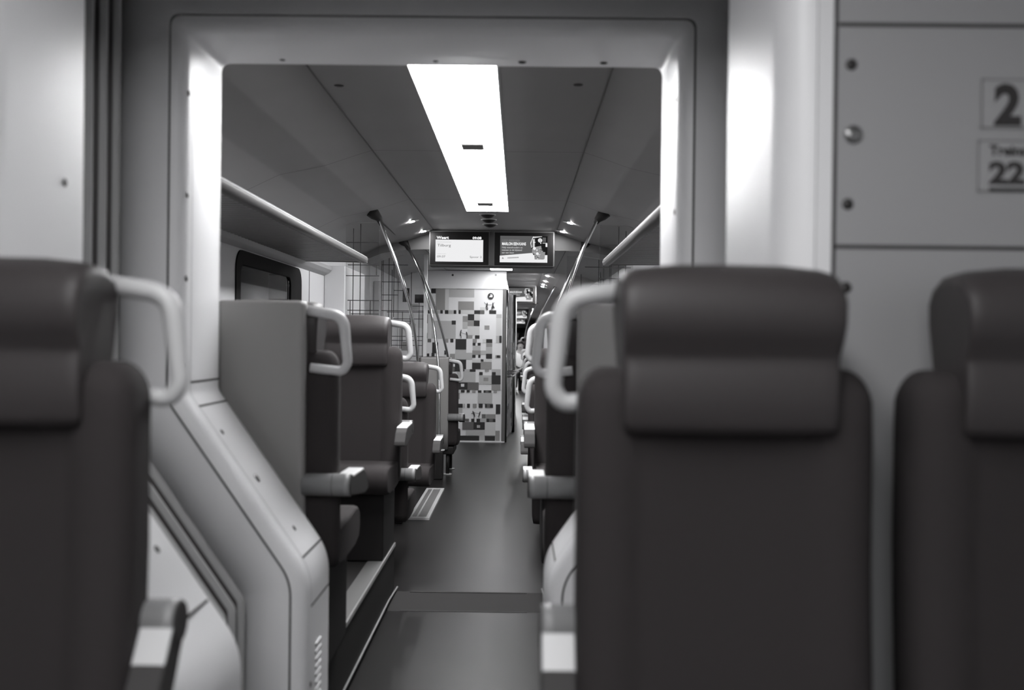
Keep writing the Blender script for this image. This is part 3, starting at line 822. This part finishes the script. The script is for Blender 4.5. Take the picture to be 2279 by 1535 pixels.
def patch(mb, px0, py0, px1, py1, m, lift):
    x0, z1 = at_d(px0, py0, YW); x1, z0 = at_d(px1, py1, YW)
    z0 = max(z0, ZF + 0.002)
    mb.quad((x0, YW - lift, z0), (x1, YW - lift, z0), (x1, YW - lift, z1), (x0, YW - lift, z1), m)
# darker squares towards the side wall, partly behind the glass screen
for q in ((895, 628, 910, 672, 'K'), (922, 655, 946, 674, 'K'), (897, 600, 925, 626, 'G'), (910, 676, 930, 690, 'L'), (905, 720, 925, 745, 'L'), (893, 760, 912, 780, 'G'), (930, 700, 944, 730, 'P')):
    patch(mb, *q[:4], M[q[4]], 0.0012)
for src, oy in ((A_, 600), (B_, 790)):
    for it in src.replace('\n', '').split(';'):
        p = it.split(','); X0, Y0_, X1, Y1_ = map(float, p[:4]); m = M['L' if p[4] == 'L' else 'G' if p[4] == 'G2' else p[4]]
        k += 1
        patch(mb, 940 + X0 / 7.675, oy + Y0_ / 7.675, 940 + X1 / 7.675, oy + Y1_ / 7.675, m, 0.0012 + 0.00006 * k)
child(mb.build('mosaic_print'), tc); mb = MB()
# round toilet pictogram
def wpt(X, Y, oy): x, z = at_d(940 + X / 7.675, oy + Y / 7.675, YW); return x, z
def blob(pts, m, lift=0.011): mb.add([(x, YW - lift, z) for x, z in pts], [tuple(range(len(pts)))], m)
cx, cz = wpt(1160, 452, 600); r = 54 / 7.675 / F_PX * YW
blob([(cx + r * math.cos(t * PI / 14), cz + r * math.sin(t * PI / 14)) for t in range(28)], M['K'])
for X0, Y0_, X1, Y1_ in ((1135, 455, 1150, 470), (1148, 445, 1190, 470), (1155, 420, 1172, 448), (1180, 425, 1190, 445)):
    x0, z0 = wpt(X0, Y1_, 600); x1, z1 = wpt(X1, Y0_, 600); blob([(x0, z0), (x1, z0), (x1, z1), (x0, z1)], M['W'], 0.0115)
child(mb.build('toilet_pictogram'), tc); mb = MB()
# silhouettes of dancing couples
def limb(pts, wd, oy, lift=0.0118):
    for (a, b) in zip(pts[:-1], pts[1:]):
        d = Vector((b[0] - a[0], b[1] - a[1])); n = Vector((-d.y, d.x)).normalized() * wd / 2
        blob([wpt(a[0] + n.x, a[1] + n.y, oy), wpt(a[0] - n.x, a[1] - n.y, oy), wpt(b[0] - n.x, b[1] - n.y, oy), wpt(b[0] + n.x, b[1] + n.y, oy)], M['ink'], lift)
def head(x, y, r, oy): blob([wpt(x + r * math.cos(t * PI / 6), y + r * math.sin(t * PI / 6), oy) for t in range(12)], M['ink'], 0.0119)
head(1102, 575, 10, 600); limb([(1100, 585), (1092, 632)], 24, 600); limb([(1090, 590), (1065, 580), (1052, 555)], 7, 600); limb([(1105, 597), (1135, 604), (1178, 600)], 6, 600)
limb([(1090, 630), (1082, 655), (1108, 688)], 11, 600); limb([(1096, 630), (1112, 655), (1106, 688)], 11, 600)
head(1197, 570, 9, 600); limb([(1197, 580), (1197, 620)], 20, 600); limb([(1205, 590), (1222, 555)], 6, 600)
blob([wpt(1185, 612, 600), wpt(1208, 612, 600), wpt(1232, 655, 600), wpt(1170, 660, 600)], M['ink'], 0.0118); limb([(1185, 655), (1165, 690)], 7, 600); limb([(1198, 655), (1190, 692)], 7, 600)
child(mb.build('dancing_couple'), tc); mb = MB()
head(662, 1035, 9, 600); limb([(658, 1045), (650, 1110)], 20, 600); limb([(665, 1070), (690, 1088), (740, 1098)], 6, 600); limb([(650, 1105), (662, 1140), (662, 1172)], 11, 600); limb([(645, 1110), (655, 1130)], 16, 600)
head(752, 1068, 9, 600); limb([(755, 1075), (762, 1115)], 20, 600); limb([(762, 1110), (762, 1175)], 14, 600)
child(mb.build('dancing_couple'), tc); mb = MB()
head(878, 962, 10, 790); limb([(885, 972), (905, 1030)], 24, 790); limb([(880, 985), (848, 1000)], 8, 790); limb([(895, 980), (935, 992), (985, 995)], 6, 790); limb([(905, 1025), (915, 1055)], 10, 790); limb([(900, 1025), (897, 1085)], 11, 790)
head(1000, 972, 9, 790); limb([(997, 980), (985, 1030)], 20, 790); limb([(985, 1028), (965, 1055)], 9, 790); limb([(985, 1028), (982, 1080)], 9, 790)
child(mb.build('dancing_couple'), tc)
mb = MB(); mb.box(XL + 0.01, XT, YW - 0.014, YW - 0.001, at_d(1040, 642.5, YW)[1], ztop - 0.002, M['W']); child(mb.build('upper_panel'), tc)
for px in (1006, 1102):
    x, z = at_d(px, 612, YW); child(screw(tc, (x, YW - 0.014, z), (0, -1, 0), 0.014, 'screw' if px == 1006 else 'panel'), tc)
mb = MB(); mb.box(at_d(1118, 800, YW)[0], XT + 0.004, YW - 0.03, YW + 0.05, ZF + 0.008, at_d(1120, 643, YW)[1], M['D']); child(mb.build('corner_post', bevel=0.006), tc)
mb = MB(); mb.box(at_d(1015, 980, YW)[0] - 0.4, XT, YW - 0.03, YW - 0.002, ZF, ZF + 0.018, M['W']); child(mb.build('skirting'), tc)
# cubicle side along the aisle: bulges out to the sliding door
side = [(XT, YW + 0.05), (XT + 0.002, 13.2), (XT + 0.05, 14.2), (XT + 0.115, 15.2), (XT + 0.125, 16.2), (XT + 0.125, 18.0), (XT - 0.1, 18.0)]
mb = MB(); mb.add([(x, y, z) for z in (ZF, 2.0) for x, y in side], [(i, i + 1, len(side) + i + 1, len(side) + i) for i in range(len(side) - 1)], M['P'])
rr = random.Random(11)
mb.box(XL + 0.01, XT - 0.02, YW + 0.06, 18.0, 2.0, ztop, M['P'])
for i in range(190):
    a = rr.randrange(0, 4); t = rr.random() * 0.8; (xa, ya), (xb, yb) = side[a], side[a + 1]
    h = rr.choice((0.05, 0.08, 0.12, 0.18)); z = rr.uniform(ZF + 0.05, 1.8); t2 = t + rr.choice((0.08, 0.15, 0.2))
    l = 0.0015 + 0.0002 * (i % 6)
    mb.quad((xa + (xb - xa) * t + l, ya + (yb - ya) * t, z), (xa + (xb - xa) * t2 + l, ya + (yb - ya) * t2, z), (xa + (xb - xa) * t2 + l, ya + (yb - ya) * t2, z + h), (xa + (xb - xa) * t + l, ya + (yb - ya) * t, z + h), M[rr.choice('KKDGGLLLW')])
child(mb.build('side_wall'), tc)
for x, y, r in ((XT + 0.012, YW + 0.02, 0.013), (XT + 0.10, 14.3, 0.022)):
    mb = MB(); mb.cyl((x, y, ZF), (x, y, 2.0), r, M['chrome'], 14); child(mb.build('grab_rail'), tc)
mb = MB()
for z, w_ in ((0.93, 0.16), (0.90, 0.13), (0.86, 0.10)):
    mb.tube([(XT + 0.02, 13.3, z), (XT + 0.02 + w_ * 0.7, 13.6, z), (XT + 0.03 + w_, 14.3, z + 0.01), (XT + 0.05 + w_ * 1.2, 15.0, z + 0.015)], 0.012, M['chrome'], 8)
child(mb.build('door_rail'), tc)

# ------------------------------------------------------------------ grab poles
def pole(label, top, path, r=0.0125, flange=True, group=None):
    e = thing('grab_pole', label, 'grab pole', path[-1])
    mb = MB()
    P = [Vector(p) for p in path]; sm = []
    for i in range(len(P) - 1):                                   # smooth the bow
        p0, p1, p2, p3 = P[max(i - 1, 0)], P[i], P[i + 1], P[min(i + 2, len(P) - 1)]
        for k in range(6):
            t = k / 6
            sm.append(0.5 * ((2 * p1) + (p2 - p0) * t + (2 * p0 - 5 * p1 + 4 * p2 - p3) * t * t + (3 * p1 - p0 - 3 * p2 + p3) * t ** 3))
    sm.append(P[-1])
    mb.tube(sm, r, M['chrome'], 14); child(mb.build('tube'), e)
    mb = MB(); t = Vector(top); d = (P[0] - t)
    a = P[0] + (P[1] - P[0]) * 0.25
    mb.tube([t, t + d * 0.5, P[0], a], [0.048, 0.042, 0.026, 0.017], M['base'], 8, sq=(0.5, 1)); child(mb.build('ceiling_bracket'), e)
    if flange:
        mb = MB(); q = P[-1]; mb.cyl(q, q + Vector((0, 0, 0.012)), 0.05, M['alupale'], 20); child(mb.build('floor_flange'), e)
    return e
def pxpath(pts, d0, d1, s=1):
    out = []
    n = len(pts) - 1
    for i, (px, py) in enumerate(pts):
        d = d0 + (d1 - d0) * i / n; x, z = at_d(px, py, d)
        out.append((x if s > 0 else 2 * CX - x, d, z))
    return out
p1 = pxpath([(841, 487), (862, 540), (882, 590), (899, 640), (914, 695), (924, 750), (931, 815), (935, 880)], 7.62, 7.62)
x, z = at_d(822, 475, 7.62)
pole('nearest left curved steel pole, bowing down from the ceiling bracket to the second seat row', (x, 7.62, z + 0.02), p1, flange=False)
p2 = pxpath([(903, 545), (925, 590), (942, 635), (957, 690), (968, 745), (976, 810), (979, 880), (980, 975), (981, 1003)], 9.9, 9.42)
x2, z2 = at_d(892, 538, 9.9)
pole('left curved steel pole passing in front of the farther grey seat back', (x2, 9.9, z2 + 0.02), p2)
p3 = pxpath([(904, 547), (930, 595), (950, 640), (967, 685), (981, 730), (993, 775), (1000, 812), (1003, 850)], 10.05, 10.3)
pole('left curved steel pole ending behind the top corner of the farther grey seat back', (x2 * 1.01, 10.05, z2 + 0.02), p3, flange=False)
# rail along the ceiling joining the brackets
mb = MB(); mb.tube([(x - 0.0, 7.62, z + 0.01), (x2, 9.9, z2 + 0.015)], 0.008, M['seam'], 8)
tag(mb.build('ceiling_rail'), 'thin dark rail along the left ceiling edge joining two pole brackets', 'rail')
# right side poles
def rp(pts, d0, d1): return pxpath(pts, d0, d1)
q1 = rp([(1326, 490), (1312, 520), (1297, 552), (1283, 588), (1270, 626), (1258, 668), (1249, 705), (1244, 745), (1241, 800)], 7.62, 7.62)
xr, zr = at_d(1345, 477, 7.62)
pole('nearest right curved steel pole, from the dark ceiling bracket down behind the near handles', (xr, 7.62, zr + 0.02), q1, flange=False)
q2 = rp([(1296, 550), (1280, 582), (1266, 613), (1253, 645), (1240, 675), (1231, 705), (1224, 740), (1220, 790)], 9.9, 9.9)
xr2, zr2 = at_d(1302, 543, 9.9)
pole('second right curved steel pole, close beside the nearest one', (xr2, 9.9, zr2 + 0.02), q2, flange=False)
q3 = rp([(1236, 634), (1224, 655), (1213, 675), (1204, 695), (1197, 715), (1192, 745)], 18.0, 18.0)
xr3, zr3 = at_d(1240, 627, 18.0)
pole('distant thin steel pole beyond the second right pole, by the next car', (xr3, 18.0, zr3 + 0.02), q3, flange=False)
q4 = rp([(1196, 672), (1186, 690), (1178, 708), (1171, 730), (1168, 752)], 27.0, 27.0)
xr4, zr4 = at_d(1199, 668, 27.0)
pole('farthest thin steel pole, beside the third display', (xr4, 27.0, zr4 + 0.02), q4, flange=False)

# ------------------------------------------------------------------ seats
SWD = 0.46                                                        # seat width
def back_section(z, w, yb, yf, yw, yo):
    """closed loop in plan at height z: flat back, front hollow between bolsters"""
    h = w / 2; bz = min(0.09, h * 0.4)
    front = [(-h, yf + 0.030), (-h + 0.004, yf + 0.004), (-h + 0.022, yf - yw + 0.004), (-h + 0.048, yf - yw), (-h + bz - 0.012, yf - yw + 0.003), (-h + bz, yf - yw * 0.4), (-h + bz + 0.015, yf - 0.006), (-h * 0.35, yf), (0, yf + 0.003)]
    front = front + [(-x, y) for x, y in front[:-1][::-1]]
    back = [(h, yb - 0.02), (h - 0.018, yb - 0.003), (h - 0.05, yb), (0, yb + 0.005), (-h + 0.05, yb), (-h + 0.018, yb - 0.003), (-h, yb - 0.02)]
    return [(x, y + yo, z) for x, y in front + back]

def make_seat(hand, base_kind, name='train_seat'):
    """hand: +1 / -1 aisle side in the seat's own frame (seat faces -y); 0 window seat"""
    e = bpy.data.objects.new(name, None); COL.objects.link(e); e.empty_display_size = 0.1
    # backrest
    mb = MB(); secs = []
    lean = lambda z: -0.11 * max(0.0, (0.75 - z)) ** 1.3
    for z, k in ((0.34, 0.97), (0.38, 1.0), (0.5, 1.0), (0.62, 1.0), (0.74, 1.0), (0.86, 1.0), (0.95, 1.0)):
        secs.append(back_section(z, SWD * k, 0.055, -0.055, 0.018, lean(z)))
    for t in range(1, 8):
        a = t / 7 * PI / 2
        secs.append(back_section(0.975 + 0.065 * math.sin(a), SWD - 0.075 * (1 - math.cos(a)), 0.055 - 0.028 * (1 - math.cos(a)), -0.055 + 0.035 * (1 - math.cos(a)), 0.018 * math.cos(a), 0))
    mb.loft(secs, M['fabric']); bk = mb.build('backrest', e)
    for s in (-1, 1):                                               # piping beside the bolsters
        mb = MB(); mb.tube([(s * (SWD / 2 - 0.082 + 0.03 * max(0, 0.65 - z)), -0.064 + lean(z), z) for z in (0.40, 0.5, 0.6, 0.7, 0.8, 0.9, 0.97)], 0.003, M['fabric'], 6)
        mb.build('piping', bk)
    # headrest: upper roll and lower flap over the backrest
    mb = MB()
    prof = [(-0.070, 0.938), (-0.082, 0.940), (-0.089, 0.955), (-0.091, 1.0), (-0.090, 1.04), (-0.086, 1.052), (-0.088, 1.062), (-0.102, 1.085), (-0.110, 1.115), (-0.107, 1.15), (-0.092, 1.178), (-0.066, 1.195), (-0.03, 1.202), (0.012, 1.199), (0.042, 1.186), (0.056, 1.165), (0.058, 1.12), (0.05, 1.04), (0.0, 0.99), (-0.05, 0.96)]
    secs = []
    HW = 0.164
    for x, k in ((-1, 0.90), (-0.985, 0.955), (-0.95, 0.99), (-0.85, 1.0), (-0.5, 1.004), (0, 1.006), (0.5, 1.004), (0.85, 1.0), (0.95, 0.99), (0.985, 0.955), (1, 0.90)):
        c = (-0.03, 1.06); sec = []
        for y, z in prof:
            zz = c[1] + (z - c[1]) * k; yy = c[0] + (y - c[0]) * k
            if z > 1.15: zz -= 0.012 * abs(x) ** 4
            sec.append((x * HW * (1 + 0.035 * max(0, min(1, (zz - 1.05) / 0.08))), yy, zz))
        secs.append(sec)
    mb.loft(secs, M['leather']); mb.build('headrest', e)
    # back shell
    mb = MB()
    def shl(z, w, y, th): 
        h = w / 2; r = 0.012
        return [(-h, y - th, z), (-h, y - 0.012, z), (-h + 0.006, y - 0.003, z), (-h + r, y, z), (-h + r + 0.006, y, z), (h - r - 0.006, y, z), (h - r, y, z), (h - 0.006, y - 0.003, z), (h, y - 0.012, z), (h, y - th, z)]
    secs = [shl(z, 0.275, 0.1 + lean(z), 0.05) for z in (0.30, 0.5, 0.7, 0.9, 1.1)]
    secs += [shl(1.178 + 0.018 * math.sin(t * PI / 8), 0.275 - 0.02 * (1 - math.cos(t * PI / 8)), 0.1 - 0.012 * (1 - math.cos(t * PI / 8)), 0.05) for t in range(0, 5)]
    mb.loft(secs, M['shell']); mb.build('back_shell', e)
    # cushion
    mb = MB(); secs = []
    cp = [(0.0, 0.36), (0.0, 0.455), (-0.1, 0.452), (-0.25, 0.455), (-0.40, 0.468), (-0.47, 0.462), (-0.505, 0.435), (-0.512, 0.395), (-0.49, 0.345), (-0.40, 0.325), (-0.2, 0.32), (-0.05, 0.33)]
    for x, k in ((-1, 0.86), (-0.97, 0.95), (-0.9, 1.0), (-0.75, 1.0), (-0.6, 0.985), (0, 0.98), (0.6, 0.985), (0.75, 1.0), (0.9, 1.0), (0.97, 0.95), (1, 0.86)):
        secs.append([(x * 0.225, -0.25 + (y + 0.25) * (0.5 + 0.5 * k), 0.39 + (z - 0.39) * k) for y, z in cp])
    mb.loft(secs, M['fabric']); mb.build('cushion', e)
    # base
    zb = {'high': 0.0, 'low': 0.05, 'leg': 0.05}[base_kind]
    mb = MB()
    if base_kind == 'leg':
        mb.box(-0.19, 0.19, -0.44, 0.03, 0.25, 0.325, M['base']); mb.build('base', e, bevel=0.01)
        for y in (-0.42, -0.02):
            mb = MB(); s = hand or 1
            mb.cyl((s * 0.13, y, zb), (s * 0.13, y, 0.26), 0.018, M['base'], 12); mb.cyl((s * 0.13, y, zb), (s * 0.13, y, zb + 0.008), 0.045, M['alupale'], 16)
            mb.build('leg', e)
    else:
        if base_kind == 'low' and hand:
            mb.box(min(-hand * 0.20, hand * 0.03), max(-hand * 0.20, hand * 0.03), -0.36, 0.04, zb, 0.33, M['base'])
        else:
            mb.box(-0.195, 0.195, -0.40, 0.04, zb, 0.33, M['base'])
        mb.build('base', e, bevel=0.012)
    # handle on the aisle side
    if hand:
        mb = MB()
        hp = fillet([(0.14, 1.166), (0.252, 1.150), (0.268, 1.0), (0.252, 0.975), (0.15, 0.985)], [0, 0.05, 0.035, 0.03, 0], 7)
        pts = [(hand * x, 0.062, z) for x, z in hp]
        rs = []
        for x, z in hp:
            rs.append(0.0175 if z > 1.10 else 0.0150)
        mb.tube(pts, rs, M['handle'], 14, sq=(1.0, 1.0)); mb.build('handle', e)
        # armrest: hub, arm in an unlit-side grey, pad painted as the lit top
        H = (0.0, 0.062, 0.615)
        def hubbed(mb):
            mb.v = [(p[0] - H[0], p[1] - H[1], p[2] - H[2]) for p in mb.v]; return mb
        mb = MB(); mb.cyl((hand * 0.13, 0.062, 0.615), (hand * 0.262, 0.062, 0.615), 0.036, M['arm'], 22); mb.cyl((hand * 0.225, 0.062, 0.615), (hand * 0.2265, 0.062, 0.615), 0.0366, M['seam'], 22); mb.cyl((hand * 0.262, 0.062, 0.615), (hand * 0.282, 0.062, 0.615), 0.036, M['arm'], 22)
        mb.cyl((hand * 0.282, 0.062, 0.615), (hand * 0.286, 0.062, 0.615), 0.033, M['armdark'], 22)
        hub = hubbed(mb).build('armrest', e); hub.location = H
        mb = MB()
        ap = fillet([(0.085, 0.585), (0.085, 0.640), (-0.20, 0.634), (-0.25, 0.615), (-0.295, 0.572), (-0.30, 0.55), (-0.23, 0.545), (-0.06, 0.565)], [0, .012, .03, .05, .015, .01, .04, .02], 4)
        xa, xb = (0.229, 0.284)
        mb.prism(ap, lambda u, v, q: (hand * (xa, xb)[q], u, v), M['armdark']); hubbed(mb).build('arm', hub, bevel=0.005)
        mb = MB(); mb.prism([(0.06, 0.632), (0.06, 0.643), (-0.19, 0.638), (-0.205, 0.633), (-0.2, 0.626)], lambda u, v, q: (hand * (xa + 0.001, xb - 0.001)[q], u, v), M['pad']); hubbed(mb).build('arm_pad', hub, bevel=0.003)
    return e

protos = {}
used = set()
def place_seat(x, y, z, face, hand_world, base, label, group=None):
    """face: 'us' (towards the camera) or 'away'"""
    rz = 0.0 if face == 'us' else PI
    hand = hand_world if face == 'us' else -hand_world
    key = (hand, base)
    if key not in protos: protos[key] = make_seat(hand, base); o = protos[key]
    else: o = copy_tree(protos[key])
    o.location = (x, y, z); o.rotation_euler = (0, 0, rz)
    tag(o, label, 'seat', group)
    return o
LX, RX = CX - 0.57, CX + 0.57
LW, RW = CX - 1.06, CX + 1.06
ZL = ZF - 0.05
YA = 1.60
sa = place_seat(LX - 0.02, YA, ZP, 'us', 1, 'high', 'blurred dark seat at the left edge of the foreground, facing the camera')
sb_ = place_seat(RX, YA, ZP, 'us', -1, 'high', 'large blurred dark seat in the right foreground with full headrest, facing the camera')
def lower_arm(o, ang):                                            # the two foreground seats have their armrests swung down
    for c in o.children:
        if c.name.startswith('armrest'):
            c.rotation_euler = (ang, 0, 0); c.location = (0, 0.03, 0.612)
            for q in c.children:
                if q.name.startswith('arm_pad'): q.scale = (1, 0.33, 1)
place_seat(RW + 0.03, YA, ZP, 'us', 0, 'high', 'dark window seat cut off by the right edge of the photo, under the number signs')
place_seat(LX + 0.005, 3.215, ZP, 'away', 1, 'high', 'grey-shelled seat back just past the left portal jamb, seen from behind')
place_seat(RX - 0.005, 3.215, ZP, 'away', -1, 'high', 'grey-shelled seat back on the right, half hidden behind the big foreground seat')
place_seat(LX - 0.025, 5.2, ZP, 'us', 1, 'high', 'dark seat facing the camera across the bay from the nearest left grey shell')
place_seat(RX - 0.01, 5.2, ZP, 'us', -1, 'high', 'right aisle seat facing the camera, its handle showing behind the right grey shell')
place_seat(LX - 0.035, 5.6, ZL, 'away', 1, 'low', 'left seat back to back with the facing dark seat, only its lower handle showing')
place_seat(RX - 0.01, 5.6, ZL, 'away', -1, 'low', 'right seat on the lower floor with the lowest of the stacked pale handles')
place_seat(LX - 0.03, 7.45, ZL, 'us', 1, 'low', 'lower dark seat facing the camera in front of the nearest left curved pole')
place_seat(RX - 0.02, 7.45, ZL, 'us', -1, 'low', 'right lower seat facing the camera, second in the line of small pale handles')
place_seat(LX, 9.72, ZL, 'away', 1, 'leg', 'farther grey seat back on a steel leg, in front of the chequered wall')
place_seat(RX, 9.45, ZL, 'us', -1, 'low', 'right seat third in the line of small handles, near the second curved pole')
place_seat(RX, 9.75, ZL, 'away', -1, 'low', 'right seat backing onto the third one in the line of small handles')
place_seat(RX, 11.6, ZL, 'us', -1, 'low', 'right seat fourth in the line of small handles, level with the chequered wall')
place_seat(RX, 20.5, ZL, 'us', -1, 'low', 'distant right aisle seat just beyond the second display')
place_seat(RX, 22.3, ZL, 'away', -1, 'low', 'distant right aisle seat behind the nearest distant one')
place_seat(RX, 31.0, ZP, 'us', -1, 'high', 'farthest raised right seat, beyond the seated passenger')
lower_arm(sa, math.radians(50)); lower_arm(sb_, math.radians(50))
# window seats beside the aisle seats of the middle saloon, mostly hidden
wl = 'dark window seat tucked beside an aisle seat along the side wall'
for x, y, z, f, b in ((LW - 0.02, YA, ZP, 'us', 'high'), (LW, 3.215, ZP, 'away', 'high'), (LW - 0.02, 5.2, ZP, 'us', 'high'), (RW, 3.215, ZP, 'away', 'high'), (RW, 5.2, ZP, 'us', 'high'), (LW - 0.02, 7.45, ZL, 'us', 'low'), (RW, 7.45, ZL, 'us', 'low')):
    place_seat(x, y, z, f, 0, b, wl, 'hidden window seats')

# ------------------------------------------------------------------ heater grille on the floor, left of the aisle
x1_, _ = at_d(990, 1088, 8.6); x0_ = x1_ - 0.155
gr = thing('floor_grille', 'pale metal heater grille plate on the dark floor beside the left seats', 'grille', ((x0_ + x1_) / 2, 8.0, ZF))
mb = MB(); mb.box(x0_ + 0.002, x1_ - 0.002, 7.28, 8.72, ZF, ZF + 0.008, M['nosing']); child(mb.build('plate'), gr)
mb = MB()
for b in ((x0_, x0_ + 0.022, 7.32, 8.68), (x1_ - 0.028, x1_, 7.32, 8.68), (x0_, x1_, 7.26, 7.32), (x0_, x1_, 8.68, 8.74), (x0_ + 0.055, x0_ + 0.066, 7.32, 8.68)):
    mb.box(*b, ZF, ZF + 0.014, M['alupale'])
child(mb.build('frame'), gr)
# low dark box at the wall foot that carries the pole flange
px_, pz_ = p2[-1][0], p2[-1][2]
mb = MB(); mb.box(px_ - 0.22, px_ + 0.035, 9.36, 9.50, ZF, pz_ - 0.003, M['podium'])
tag(mb.build('pole_pedestal', bevel=0.01), 'low dark pedestal under the left curved pole, beside the farther seat leg', 'pedestal')

# ------------------------------------------------------------------ the seated passenger far down the aisle
def skin_chain(name, verts, edges, radii, m, parent, levels=2):
    me = bpy.data.meshes.new(name); me.from_pydata(verts, edges, []); me.materials.append(m)
    o = bpy.data.objects.new(name, me); COL.objects.link(o); o.parent = parent
    sk = o.modifiers.new('skin', 'SKIN')
    for i, r in enumerate(radii):
        rr = r if isinstance(r, tuple) else (r, r)
        me.skin_vertices[0].data[i].radius = rr
    me.skin_vertices[0].data[0].use_root = True
    sk.use_smooth_shade = True
    sb = o.modifiers.new('sub', 'SUBSURF'); sb.levels = levels; sb.render_levels = levels
    return o
pr = thing('person', 'passenger far down the aisle in white shirt and dark trousers, sitting sideways', 'person', (0.04, 26.0, ZF), PI / 2)
# seated, facing the aisle (-x): hips at x 0.06, knees out to the left
body_v = [(0.06, 0, 0.50), (0.07, 0, 0.72), (0.08, 0, 0.93), (0.06, 0, 1.05), (0.04, 0, 1.15), (0.03, 0, 1.25),
          (0.04, -0.1, 0.50), (-0.30, -0.12, 0.50), (-0.24, -0.12, 0.08), (-0.36, -0.12, 0.04),
          (0.04, 0.1, 0.50), (-0.32, 0.12, 0.50), (-0.30, 0.12, 0.08), (-0.42, 0.12, 0.04),
          (0.08, -0.18, 0.97), (0.06, -0.22, 0.72), (-0.14, -0.16, 0.60), (-0.22, -0.14, 0.58),
          (0.08, 0.18, 0.97), (0.06, 0.22, 0.72), (-0.14, 0.16, 0.60), (-0.22, 0.14, 0.58)]
body_e = [(0, 1), (1, 2), (2, 3), (3, 4), (4, 5), (0, 6), (6, 7), (7, 8), (8, 9), (0, 10), (10, 11), (11, 12), (12, 13), (2, 14), (14, 15), (15, 16), (16, 17), (2, 18), (18, 19), (19, 20), (20, 21)]
body_r = [(.12, .15), (.1, .14), (.1, .15), .055, (.085, .08), (.06, .06), .085, .065, .04, .035, .085, .065, .04, .035, .055, .042, .03, .032, .055, .042, .03, .032]
body = skin_chain('body', body_v, body_e, body_r, M['skin'], pr)
sv = [0, 1, 2, 3, 14, 15, 18, 19]; idx = {v: i for i, v in enumerate(sv)}
skin_chain('shirt', [body_v[i] for i in sv], [(idx[a], idx[b]) for a, b in body_e if a in idx and b in idx], [(.13, .165), (.118, .155), (.112, .16), .06, .068, .056, .068, .056], M['shirt'], pr)
tv = [0, 6, 7, 8, 10, 11, 12]; idx = {v: i for i, v in enumerate(tv)}
skin_chain('trousers', [body_v[i] for i in tv], [(idx[a], idx[b]) for a, b in body_e if a in idx and b in idx], [(.135, .165), .1, .08, .055, .1, .08, .055], M['pants'], pr)
for s in (-1, 1):
    mb = MB(); fx = -0.27 if s < 0 else -0.33
    mb.loft([[(fx + dx, s * 0.12 + 0.045 * sy * math.cos(a * PI / 6), 0.002 + h * (0.5 + 0.5 * math.sin(a * PI / 6))) for a in range(12)] for dx, sy, h in ((0.07, 0.7, 0.07), (0.04, 0.9, 0.10), (-0.05, 1.0, 0.085), (-0.13, 1.0, 0.06), (-0.17, 0.7, 0.045))], M['shoe'])
    mb.build('shoe', pr)
    mb = MB(); hx, hy, hz = -0.24, s * 0.14, 0.585
    for f in range(4):
        y = hy + (f - 1.5) * 0.018; L = (0.07, 0.08, 0.078, 0.062)[f]
        mb.tube([(hx, y, hz), (hx - L * 0.5, y, hz - 0.005), (hx - L * 0.9, y, hz - 0.025)], [0.009, 0.0085, 0.007], M['skin'], 8)
    mb.tube([(hx + 0.03, hy - s * 0.03, hz), (hx - 0.005, hy - s * 0.05, hz - 0.005), (hx - 0.035, hy - s * 0.055, hz - 0.015)], [0.011, 0.0095, 0.008], M['skin'], 8)
    mb.build('fingers', body)
mb = MB(); mb.dome((0.05, 0, 1.225), (0.3, 0, 1), 0.092, 0.10, M['hair'], 18, 5); mb.build('hair', pr)
mb = MB(); mb.dome((-0.045, 0, 1.17), (-1, 0, -0.1), 0.016, 0.028, M['skin'], 10, 3)
for s in (-1, 1):
    mb.dome((-0.035, s * 0.03, 1.20), (-1, 0, 0), 0.008, 0.005, M['hair'], 8, 2); mb.dome((0.04, s * 0.08, 1.18), (0, s, 0), 0.022, 0.012, M['skin'], 10, 2)
mb.box(-0.052, -0.044, -0.02, 0.02, 1.125, 1.131, M['hair']); mb.build('face', body)
# the folding seat they sit on
fs = thing('folding_seat', 'dark folding seat under the far seated passenger', 'seat', (0.04, 26.06, ZF), PI / 2)
mb = MB(); mb.box(-0.24, 0.18, -0.22, 0.22, 0.335, 0.385, M['base']); mb.build('seat', fs, bevel=0.015)
mb = MB(); mb.box(0.14, 0.18, -0.22, 0.22, 0.38, 0.8, M['base']); mb.build('backrest', fs, bevel=0.01)
mb = MB(); mb.box(0.0, 0.1, -0.05, 0.05, 0, 0.34, M['base']); mb.build('leg', fs)

# ------------------------------------------------------------------ far end door
dr = bpy.data.objects.new('door_1', None); COL.objects.link(dr); struct(dr); dr.location = (CX, YEND, ZF)
mb = MB(); mb.box(-0.4, 0.6, -0.04, -0.005, 0, 1.95, M['armdark']); mb.build('door_leaf', dr, bevel=0.01)
mb = MB(); mb.box(0.05, 0.5, -0.05, -0.041, 0.9, 1.7, M['winglass']); mb.build('door_pane', dr)
